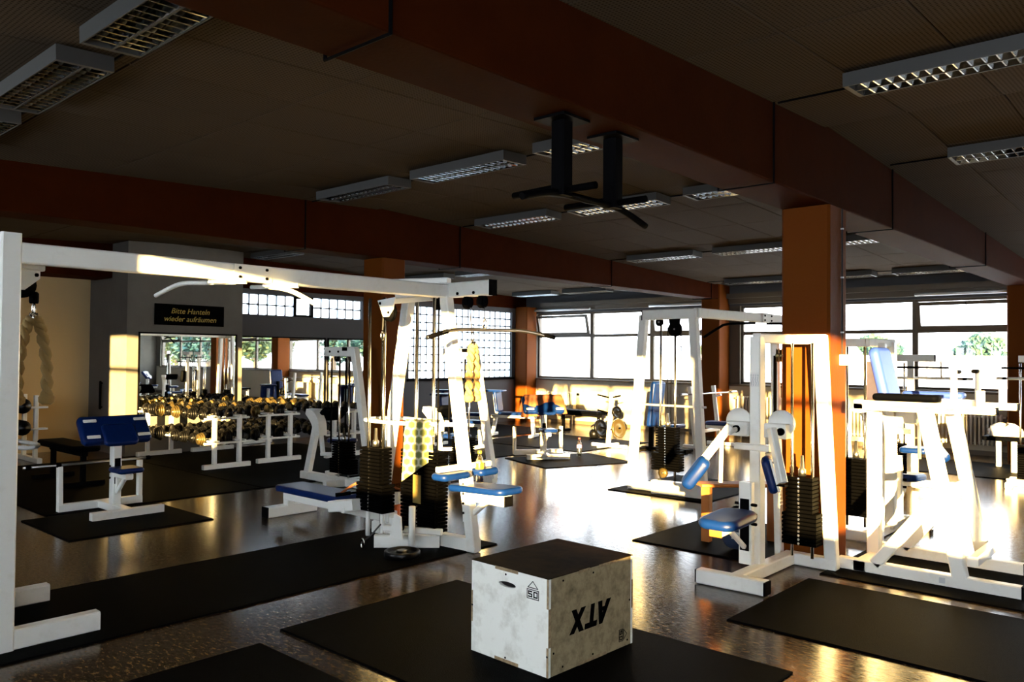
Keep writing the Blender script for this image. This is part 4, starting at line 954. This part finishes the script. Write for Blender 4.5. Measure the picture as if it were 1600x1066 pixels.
# ------------------------------------------------------------------ curl machines by the column
def curl_machine(loc, label):
    t = thing('curl_machine', loc, label, 'gym machine', 'white curl machines by the second column', local=True)
    MB().bar((-1.44, 0, .055), (0.02, 0, .055), .10, .10).build('base_beam', W, t)
    MB().bar((-.50, -.32, .05), (-.50, .32, .05), .08, .09).build('foot', W, t)
    MB().bar((0, 0, .06), (-.36, 0, 1.72), .095, .085, up=(0, 1, 0)).build('post', W, t)
    MB().bar((-.34, 0, 1.68), (-.93, 0, 1.68), .08, .12).build('head_beam', W, t)
    for x in (-.82, -.64): bolt(t, (x, -.04, 1.68), (0, -1, 0), .016)
    B('adjuster', 'black_paint', t, (-.56, -.045, 1.69), (-.46, -.04, 1.735))
    pulley(t, (-.80, .06, 1.60), (0, 1, 0), .05); pulley(t, (-.5, .06, 1.60), (0, 1, 0), .05)
    rods(t, [(-.66, 0), (-.46, 0)], .08, 1.62, .013)
    rods(t, [(-.56, .02), (-.86, .02)], .5, 1.6, .012, 'black_paint')
    stack(t, -.56, 0, .16, 13, .30, .14, 6, .40)
    MB().bar((-1.34, 0, .08), (-1.14, 0, .74), .10, .07, up=(0, 1, 0)).build('front_post', W, t)
    MB().prism(bez([(-1.30, 0, .93), (-1.14, 0, .90), (-1.03, 0, .78), (-1.0, 0, .60)], 5) + bez([(-1.12, 0, .58), (-1.16, 0, .70), (-1.22, 0, .78), (-1.32, 0, .86)], 5), (0, -.06, 0), (0, .06, 0)).build('cam_shield', W, t)
    MB().bar((-1.05, 0, .62), (-1.0, 0, .36), .05).build('lever', W, t)
    MB().bar((-1.0, -.02, .36), (-.76, -.02, .38), .045).build('lever', W, t)
    MB().pad((-.95, .26, .52), (.17, 0, 0), (0, .15, 0), (0, 0, .03), .06, .028).build('seat_pad', 'blue_vinyl', t, True)
    MB().bar((-.92, .26, .10), (-.92, .26, .49), .06).build('seat_post', W, t)
    MB().bar((-.92, 0, .12), (-.92, .26, .12), .06).build('seat_rail', W, t)
    MB().pad((-1.12, .22, .86), (.10, 0, .08), (0, .2, 0), (-.02, 0, .025), .05, .025).build('arm_pad', 'dark_vinyl', t, True)
    return t
CM = curl_machine((-7.76, 6.12, 0), 'white curl machine with curved shield left of the orange column')
clone(CM, (-7.13, 7.6, 0), 0, 'white curl machine right of the orange column behind the towel')

# ------------------------------------------------------------------ preacher benches
def preacher(loc, rz, label):
    t = thing('preacher_bench', loc, label, 'bench', 'blue preacher curl benches', rz=rz, local=True)
    MB().bar((.36, -.36, .045), (.36, .34, .045), .08, .085).build('foot', W, t)
    MB().bar((-.34, -.42, .045), (-.34, .42, .045), .08, .085).build('foot', W, t)
    MB().bar((-.34, 0, .05), (.36, 0, .05), .09, .075).build('spine', W, t)
    for y in (-.40, .40): MB().bar((-.34, y, .05), (-.34 if y > 0 else -.36, y, .47), .06, .05).build('upright', W, t)
    MB().bar((.02, 0, .06), (.02, 0, .74), .10, .085).build('post', W, t)
    MB().box((.065, -.03, .30), (.072, .03, .56)).build('slot_plate', 'black_paint', t)
    MB().bar((.06, 0, .40), (.36, 0, .40), .075, .06).build('seat_beam', W, t)
    MB().bar((.08, 0, .22), (.26, 0, .38), .04).build('seat_strut', W, t)
    MB().bar((.07, 0, .20), (.07, 0, .40), .06, .04).build('seat_bracket', W, t)
    MB().pad((.24, .02, .458), (.15, 0, 0), (0, .13, 0), (0, 0, .026), .05, .024).build('seat_pad', 'blue_vinyl', t, True)
    ax = V(-.10, 0, .13); az = V(.035, 0, .027)
    MB().pad((-.02, 0, .845), (0, .345, 0), ax, az, .05, .035, 5).build('arm_pad', 'blue_vinyl', t, True)
    MB().pad((.06, .02, .80), (0, .17, 0), ax * .78, az * .7, .05, .028, 5).build('chest_pad', 'blue_vinyl', t, True)
    for y in (-.24, .26):
        for k in (-.62, .55):
            q = V(.022, y, .875) + ax * k; MB().pad(q, (0, .065, 0), ax.normalized() * .018, az.normalized() * .004, .008, .003, 2).build('mount_plate', W, t)
    for z in (.36, .42, .48): MB().lathe([(.01, 0), (.012, .008)], (.02, -.05, z), (0, -1, 0), 8).build('adjust_hole', 'black_paint', t)
    return t
PR = preacher((-8.60, 3.46, 0), 0, 'white and blue preacher curl bench at left')
clone(PR, (-8.42, 10.15, 0), -.62, 'preacher curl bench with a brown towel over its pad')
towel('towel', [(-8.66, 9.95, .99), (-8.30, 10.45, .99)], (.34, .28), (.26, .30), 'towel_brown', 'reddish brown towel thrown over the far preacher bench', 'towel', None, 5, .012, .025, .11)
bottle((-8.02, 10.6, .013), .30, .04, 'red_plastic', 'clear bottle with red cap standing by the far preacher bench', 'drink_clear', 'pink_plastic')

# ------------------------------------------------------------------ dumbbells and racks
DBK = {}
def dumbbell_proto(kind):
    t = thing('dumbbell', (0, 0, -50), 'proto', 'dumbbell', 'dumbbells on the racks', local=True)
    R, L, n, m = {'s': (.078, .13, 2, 'iron'), 'm': (.094, .14, 3, 'iron'), 'l': (.112, .15, 4, 'iron'), 'g': (.094, .14, 3, 'brass_iron')}[kind]
    MB().tube([(0, -L, 0), (0, L, 0)], .016, 8).build('handle', 'chrome', t, True)
    for s in (-1, 1):
        pr = []; d = .022
        y = L * .55
        for i in range(n):
            rr = R * (1 - .10 * i); pr += [(.016, y), (rr * .95, y), (rr, y + .004), (rr, y + d - .004), (rr * .95, y + d)]; y += d + .003
        pr += [(.018, y), (.018, y + .012), (.004, y + .014)]
        MB().lathe(pr, (0, 0, 0), (0, s, 0), 16).build('head', m, t, True)
    return t, R
PRO = {k: dumbbell_proto(k) for k in 'smlg'}
ORD2 = ['first', 'second', 'third', 'fourth', 'fifth', 'sixth', 'seventh', 'eighth', 'ninth', 'tenth', 'eleventh', 'twelfth', 'thirteenth', 'fourteenth', 'fifteenth', 'sixteenth']
def dumbbell(x, y, z, kind, label, rz=0.0, group=None):
    p, R = PRO[kind]; o = clone(p, (x, y, z + .0165), rz, label, group); return o
def rack(x0, x1, y0, y1, label, name_ord, seedv):
    t = thing('dumbbell_rack', ((x0 + x1) / 2, (y0 + y1) / 2, 0), label, 'rack', 'white two-tier dumbbell racks')
    ym = (y0 + y1) / 2
    for x in (x0 + .08, x1 - .08):
        MB().bar((x, y0, .04), (x, y1, .04), .07, .075).build('foot', W, t)
        for y in (ym - .19, ym + .19):
            MB().bar((x, y, .06), (x, y, .72), .06, .06).build('post', W, t)
    for z in (.41, .76):
        for y in (ym - .205, ym + .205):
            for s in (-1, 1):
                MB().bar((x0, y + s * .038, z - .012), (x1, y + s * .038, z - .012), .03, .024).build('shelf_rail', W, t)
        for x in (x0 + .08, x1 - .08): MB().bar((x, y0 + .02, z - .04), (x, y1 - .02, z - .04), .05, .03).build('shelf_arm', W, t)
    rnd = random.Random(seedv); n = int((x1 - x0 - .2) / .235)
    for z, tn in ((.41, 'lower'), (.76, 'upper')):
        for y, sn in ((ym - .205, 'front'), (ym + .205, 'rear')):
            for i in range(n):
                if rnd.random() < .06: continue
                k = rnd.choice('mllms' if z < .6 else 'smmgs')
                if tn == 'lower' and i == n - 1 and sn == 'front' and seedv == 1: k = 'g'
                x = x0 + .24 + i * (x1 - x0 - .48) / (n - 1)
                dumbbell(x, y, z, k, '%s dumbbell, %s from the wall, %s %s shelf of the %s rack' % ({'s': 'small black', 'm': 'medium black', 'l': 'large black', 'g': 'brass coloured'}[k], ORD2[i], sn, tn, name_ord), rnd.uniform(-.06, .06))
rack(-12.98, -10.68, 5.52, 6.24, 'white two-tier dumbbell rack nearest the preacher bench', 'left', 1)
rack(-12.98, -10.78, 6.42, 7.16, 'white two-tier dumbbell rack in the middle of the three', 'middle', 2)
rack(-13.5, -10.6, 7.5, 8.22, 'white two-tier dumbbell rack beside the curl machine', 'right', 3)
# small rack by the left wall
t = thing('plate_rack', (-13.7, 3.8, 0), 'low white rack with round weights by the left wall behind the rope', 'rack')
for y in (3.3, 4.2):
    MB().bar((-14.0, y, .04), (-13.1, y, .04), .07, .075).build('foot', W, t)
    for x in (-13.3, -13.8): MB().bar((x, y, .06), (x, y, 1.0), .06).build('post', W, t)
for z in (.5, .82):
    for x in (-13.262, -13.338): MB().bar((x, 3.1, z), (x, 4.35, z), .03, .03).build('shelf_rail', W, t)
for i, (y, z) in enumerate(((3.52, .5), (3.76, .5), (4.0, .5), (3.52, .82), (3.76, .82), (4.0, .82))):
    dumbbell(-13.3, y, z + .015, 'l', 'large black dumbbell, %s on the %s shelf of the low rack behind the rope' % (['left', 'middle', 'right'][i % 3], 'lower' if i < 3 else 'upper'), PI / 2, 'dumbbells on the low rack by the left wall')
for k in PRO:                                         # prototypes themselves are not part of the room
    r_ = PRO[k][0]
    for c in list(r_.children): bpy.data.objects.remove(c)
    bpy.data.objects.remove(r_)

# dark bench with barbell at left -----------------------------------
t = thing('black_bench', (-10.9, 3.7, 0), 'low black padded bench behind the near preacher bench', 'bench')
MB().pad((-11.0, 3.85, .47), (.62, 0, 0), (0, .17, 0), (0, 0, .04), .05, .03).build('pad', 'dark_vinyl', t, True)
MB().bar((-11.55, 3.85, .40), (-10.45, 3.85, .40), .07, .06).build('frame', 'black_paint', t)
for x in (-11.5, -10.5):
    MB().bar((x, 3.6, .035), (x, 4.1, .035), .06, .06).build('foot', 'black_paint', t)
    MB().bar((x, 3.85, .05), (x, 3.85, .39), .06).build('leg', 'black_paint', t)
t = thing('barbell', (-9.0, 3.0, .475), 'short bare steel bar resting on the near preacher bench uprights', 'barbell')
MB().tube([(-8.95, 2.72, .487), (-8.95, 3.95, .487)], .013, 10).build('bar', 'steel', t, True)
for y in (2.74, 3.02, 3.93): MB().lathe([(.018, 0), (.024, .01), (.024, .04), (.018, .05)], (-8.95, y, .487), (0, 1, 0), 10).build('collar', 'black_paint', t, True)
t = thing('tube_stand', (-11.4, 3.4, 0), 'white bent tube stand behind the near left post', 'stand')
MB().tube(bez([(-12.6, 3.35, .50), (-11.9, 3.50, .485), (-11.3, 3.58, .475), (-11.10, 3.50, .465), (-11.18, 3.38, .455), (-11.7, 3.22, .45), (-12.6, 3.05, .45)], 5), .028, 10).build('tube', W, t, True)
for (x, y) in ((-12.5, 3.34), (-12.5, 3.08)): MB().bar((x, y, 0), (x, y, .46), .05).build('leg', W, t)

# ------------------------------------------------------------------ far furniture
def seat_bench(loc, rz, label, back=True, hb=.93):
    t = thing('blue_seat', loc, label, 'bench', 'blue seats near the glass blocks', rz=rz, local=True)
    MB().bar((-.45, -.22, .035), (-.45, .22, .035), .06, .06).build('foot', W, t); MB().bar((.45, -.22, .035), (.45, .22, .035), .06, .06).build('foot', W, t)
    MB().bar((-.45, 0, .05), (-.38, 0, .40), .07).build('leg', W, t); MB().bar((.45, 0, .05), (.42, 0, .40), .07).build('leg', W, t)
    MB().bar((-.48, 0, .41), (.50, 0, .41), .07, .06).build('frame', W, t)
    MB().pad((.10, 0, .47), (.40, 0, 0), (0, .15, 0), (0, 0, .03), .05, .028).build('seat_pad', 'blue_vinyl', t, True)
    MB().bar((-.36, 0, .42), (-.42, 0, .85), .06).build('back_post', W, t)
    MB().pad((-.34, 0, .72), (-.03, 0, .22), (0, .16, 0), (.035, 0, .005), .05, .03).build('back_pad', 'blue_vinyl', t, True)
    MB().pad((-.40, 0, hb), (.20, 0, 0), (0, .14, 0), (0, 0, .02), .03, .018).build('head_pad', 'blue_vinyl', t, True)
    return t
sb = seat_bench((-11.0, 12.3, 0), .35, 'blue padded seat with upright back nearest the corner column')
clone(sb, (-11.7, 11.5, 0), .35, 'blue padded seat with upright back left of its twin')
clone(sb, (-10.4, 10.2, 0), .2, 'blue padded seat partly behind the curl machine')
t = thing('flat_bench', (-10.4, 13.8, 0), 'black flat bench before the sunlit far wall', 'bench')
MB().pad((-10.45, 13.85, .47), (.66, -.10, 0), (.03, .16, 0), (0, 0, .035), .05, .03).build('pad', 'dark_vinyl', t, True)
MB().bar((-11.05, 13.94, .41), (-9.85, 13.76, .41), .07, .06).build('frame', 'black_paint', t)
for (x, y) in ((-10.98, 13.93), (-9.92, 13.77)):
    MB().bar((x, y - .22, .035), (x, y + .22, .035), .06, .06).build('foot', 'black_paint', t); MB().bar((x, y, .05), (x, y, .4), .06).build('leg', 'black_paint', t)
for i, (x, y) in enumerate(((-9.62, 13.2), (-9.45, 13.35))):
    t = thing('kettlebell', (x, y, 0), 'black kettlebell by the flat bench, %s one' % ('left' if i == 0 else 'right'), 'kettlebell', 'kettlebells by the flat bench')
    MB().lathe([(.06, .014), (.09, .03), (.10, .10), (.085, .16), (.04, .19)], (x, y, 0), (0, 0, 1), 16).build('bell', 'iron', t, True)
    MB().tube(bez([(x - .05, y, .17), (x - .06, y, .24), (x, y, .275), (x + .06, y, .24), (x + .05, y, .17)], 4), .015, 8).build('handle', 'iron', t, True)
# plate tree
t = thing('plate_tree', (-8.5, 12.1, 0), 'white weight tree holding iron plates left of the cable tower', 'rack')
MB().bar((-8.5, 12.1, 0.05), (-8.42, 12.1, 1.0), .07).build('post', W, t)
MB().bar((-8.85, 12.1, .035), (-8.1, 12.1, .035), .06, .06).build('foot', W, t); MB().bar((-8.5, 11.8, .035), (-8.5, 12.4, .035), .06, .06).build('foot', W, t)
for z, s in ((.32, -1), (.62, -1), (.9, -1), (.32, 1), (.62, 1), (.9, 1)):
    MB().tube([(-8.46, 12.1, z), (-8.46 + s * .25, 12.06, z + .05)], .016, 8).build('peg', 'black_paint', t, True)
for i, (x, z, r, yy, m) in enumerate(((-8.66, .35, .15, 12.08, 0), (-8.26, .36, .17, 12.08, 0), (-8.30, .65, .11, 12.08, 0))):
    q = thing('hung_plate', (x, yy, z), 'iron plate hung %s on the weight tree' % ['low left', 'low right', 'mid right'][i], 'weight plate', 'plates on the weight tree')
    MB().lathe([(.024, -.02), (r, -.02), (r, .02), (r * .9, .024), (r * .8, .012), (r * .4, .012), (.035, .022), (.024, .022)], (x, yy, z), (1, -.15, .15), 26).build('disc', 'iron' if i != 1 else 'brass_iron', q, True)
# bench press
t = thing('bench_press', (-6.9, 13.5, 0), 'white bench press rack beside the far column', 'bench')
for y in (13.05, 13.95):
    MB().bar((-7.25, y, .03), (-7.38, y, 1.12), .07, .06, up=(0, 1, 0)).build('upright', W, t)
    MB().bar((-7.5, y, .035), (-6.9, y, .035), .06, .06).build('foot', W, t)
    MB().bar((-7.33, y, .92), (-7.22, y, .95), .05, .04).build('bar_hook', W, t)
MB().bar((-7.28, 13.05, .3), (-7.28, 13.95, .3), .06).build('cross_tube', W, t)
MB().pad((-6.65, 13.5, .45), (.6, 0, 0), (0, .14, 0), (0, 0, .035), .05, .03).build('pad', 'blue_vinyl', t, True)
MB().bar((-7.28, 13.5, .38), (-6.05, 13.5, .38), .07, .06).build('frame', W, t); MB().bar((-6.1, 13.5, .02), (-6.1, 13.5, .38), .06).build('leg', W, t)
MB().bar((-6.1, 13.28, .035), (-6.1, 13.72, .035), .06).build('foot', W, t)
t = thing('barbell', (-7.24, 13.5, .985), 'long bare barbell racked on the bench press', 'barbell')
MB().tube([(-7.24, 12.4, .987), (-7.24, 14.6, .987)], .014, 8).build('bar', 'steel', t, True)
for y in (12.4, 14.3): MB().lathe([(.025, 0), (.025, .30)], (-7.24, y, .987), (0, 1, 0), 12).build('sleeve', 'steel', t, True)
t = thing('incline_bench', (-7.6, 12.3, 0), 'dark blue upright bench pad behind the cable tower', 'bench')
MB().pad((-7.62, 12.3, .82), (.05, 0, .40), (0, .19, 0), (.05, 0, -.006), .05, .04).build('back_pad', 'blue_vinyl', t, True)
MB().pad((-7.30, 12.3, .44), (.20, 0, .02), (0, .17, 0), (0, 0, .035), .05, .03).build('seat_pad', 'blue_vinyl', t, True)
MB().bar((-7.72, 12.3, .05), (-7.70, 12.3, .9), .07).build('post', 'black_paint', t); MB().bar((-7.9, 12.3, .035), (-7.0, 12.3, .035), .07, .06).build('base', 'black_paint', t)
MB().bar((-7.2, 12.3, .05), (-7.2, 12.3, .41), .06).build('leg', 'black_paint', t)
for x in (-7.85, -7.05): MB().bar((x, 12.05, .03), (x, 12.55, .03), .06, .05).build('foot', 'black_paint', t)
# wooden step stool with black bag behind the pec machine
t = thing('wooden_bench', (-3.3, 6.75, .012), 'small wooden bench on the mat left of the pec machine', 'bench')
for (x, y) in ((-3.50, 6.50), (-3.08, 6.92)): MB().box((x - .04, y - .03, .012), (x + .04, y + .03, .50)).build('leg', 'orange_panel', t, bevel=.004)
MB().bar((-3.55, 6.45, .515), (-3.03, 6.97, .515), .20, .03).build('seat_board', 'orange_panel', t, bevel=.004)
t = thing('gym_bag', (-3.05, 6.35, .012), 'black gym bag on the mat beside the pec machine', 'bag')
MB().pad((-3.12, 6.42, .155), (.17, 0, 0), (0, .12, 0), (0, 0, .14), .10, .10, 6).build('body', 'cloth_navy', t, True)
MB().tube(bez([(-3.24, 6.42, .28), (-3.18, 6.38, .37), (-3.08, 6.38, .37), (-3.0, 6.42, .28)], 5), .010, 6).build('strap', 'black_rubber', t, True)
B('patch', 'label_grey', t, (-3.16, 6.296, .12), (-3.08, 6.300, .18))
# press machines near the right windows
def press(loc, rz, label):
    t = thing('press_machine', loc, label, 'gym machine', 'white press machines near the right windows', rz=rz, local=True)
    MB().bar((-.5, 0, .045), (.5, 0, .045), .09, .085).build('base_beam', W, t)
    for x in (-.45, .45): MB().bar((x, -.35, .04), (x, .35, .04), .08, .075).build('foot', W, t)
    MB().bar((-.10, 0, .06), (-.10, 0, 1.62), .08, .08).build('post', W, t)
    MB().bar((-.36, 0, 1.66), (.18, 0, 1.66), .09, .09).build('head_beam', W, t)
    B('head_cap', 'black_paint', t, (.18, -.045, 1.615), (.19, .045, 1.705))
    MB().tube([(-.55, -.05, 1.54), (.35, -.05, 1.54)], .014, 8).build('press_bar', 'black_paint', t, True)
    MB().tube([(-.62, .10, 1.40), (.60, .10, 1.40)], .018, 8).build('press_bar', W, t, True)
    for x in (-.52, .52): MB().tube([(x, .10, 1.40), (x, -.08, 1.40)], .018, 8).build('grip', 'black_rubber', t, True)
    for x in (-.28, .25): MB().tube([(x, 0, 1.62), (x, .05, 1.40)], .010, 6).build('link', W, t)
    MB().pad((-.02, -.10, .98), (.10, 0, 0), (0, .01, .17), (0, -.04, .003), .05, .035).build('back_pad', 'dark_vinyl', t, True)
    MB().pad((0, -.30, .50), (.16, 0, 0), (0, .18, 0), (0, 0, .035), .05, .03).build('seat_pad', 'blue_vinyl', t, True)
    MB().bar((0, -.30, .05), (0, -.30, .47), .07).build('seat_post', W, t); MB().bar((0, 0, .06), (0, -.30, .06), .07).build('seat_rail', W, t)
    rods(t, [(-.35, .12), (-.20, .12)], .08, 1.6, .012); stack(t, -.275, .12, .1, 14, .22, .12)
    return t
ps = press((-3.05, 11.3, 0), .1, 'white press machine with black pad seen through the knee raise station')
clone(ps, (-1.75, 12.3, 0), .1, 'white press machine cut off by the right edge')
# bench with clothes at the right edge
t = thing('white_bench', (-2.5, 14.2, 0), 'white bench under the clothes at the right edge', 'bench')
for (x, y) in ((-2.72, 14.25), (-2.40, 13.62), (-1.6, 14.25), (-1.6, 13.62)): MB().bar((x, y, 0), (x, y, .46), .07).build('leg', W, t)
MB().box((-2.8, 13.55, .46), (-1.5, 14.32, .52)).build('seat_board', 'dark_vinyl', t, bevel=.01)
def heap(name, c, r, m, label, cat, seed):
    rnd = random.Random(seed); mb = MB(); n, k = 20, 10; rings = []
    for j in range(k + 1):
        f = j / k; rr = math.cos(f * PI / 2) ** .6; ring = []
        for i in range(n):
            a_ = i * 2 * PI / n; q = 1 + .13 * math.sin(3 * a_ + seed + f * 4) + .08 * math.sin(7 * a_ + f * 9)
            ring.append((c[0] + math.cos(a_) * r[0] * rr * q, c[1] + math.sin(a_) * r[1] * rr * q, c[2] + r[2] * math.sin(f * PI / 2) * (1 + .15 * math.sin(a_ * 2 + seed))))
        rings.append(ring)
    o = mb.sweep(rings).build(name, m, None, True); return tag(o, label, cat)
heap('folded_towel', (-2.52, 13.75, .525), (.22, .16, .17), 'cloth_white', 'crumpled pale towel on the bench at the right edge', 'towel', 2)
heap('jacket', (-2.1, 13.9, .525), (.18, .22, .2), 'cloth_navy', 'dark blue jacket on the bench at the right edge', 'jacket', 4)

# ------------------------------------------------------------------ machines right of the frame, seen in the mirrors
clone(PR, (3.9, 13.2, 0), 2.2, 'preacher curl bench seen in the first mirror')
clone(sb, (5.6, 12.2, 0), 1.1, 'blue padded seat seen in the first mirror')
clone(sb, (6.6, 13.6, 0), 2.4, 'blue padded seat seen near the window in the first mirror')
clone(ps, (7.4, 10.8, 0), .5, 'white press machine seen at the left edge of the first mirror')
clone(CM, (1.6, 13.0, 0), .6, 'white curl machine seen in the second mirror')
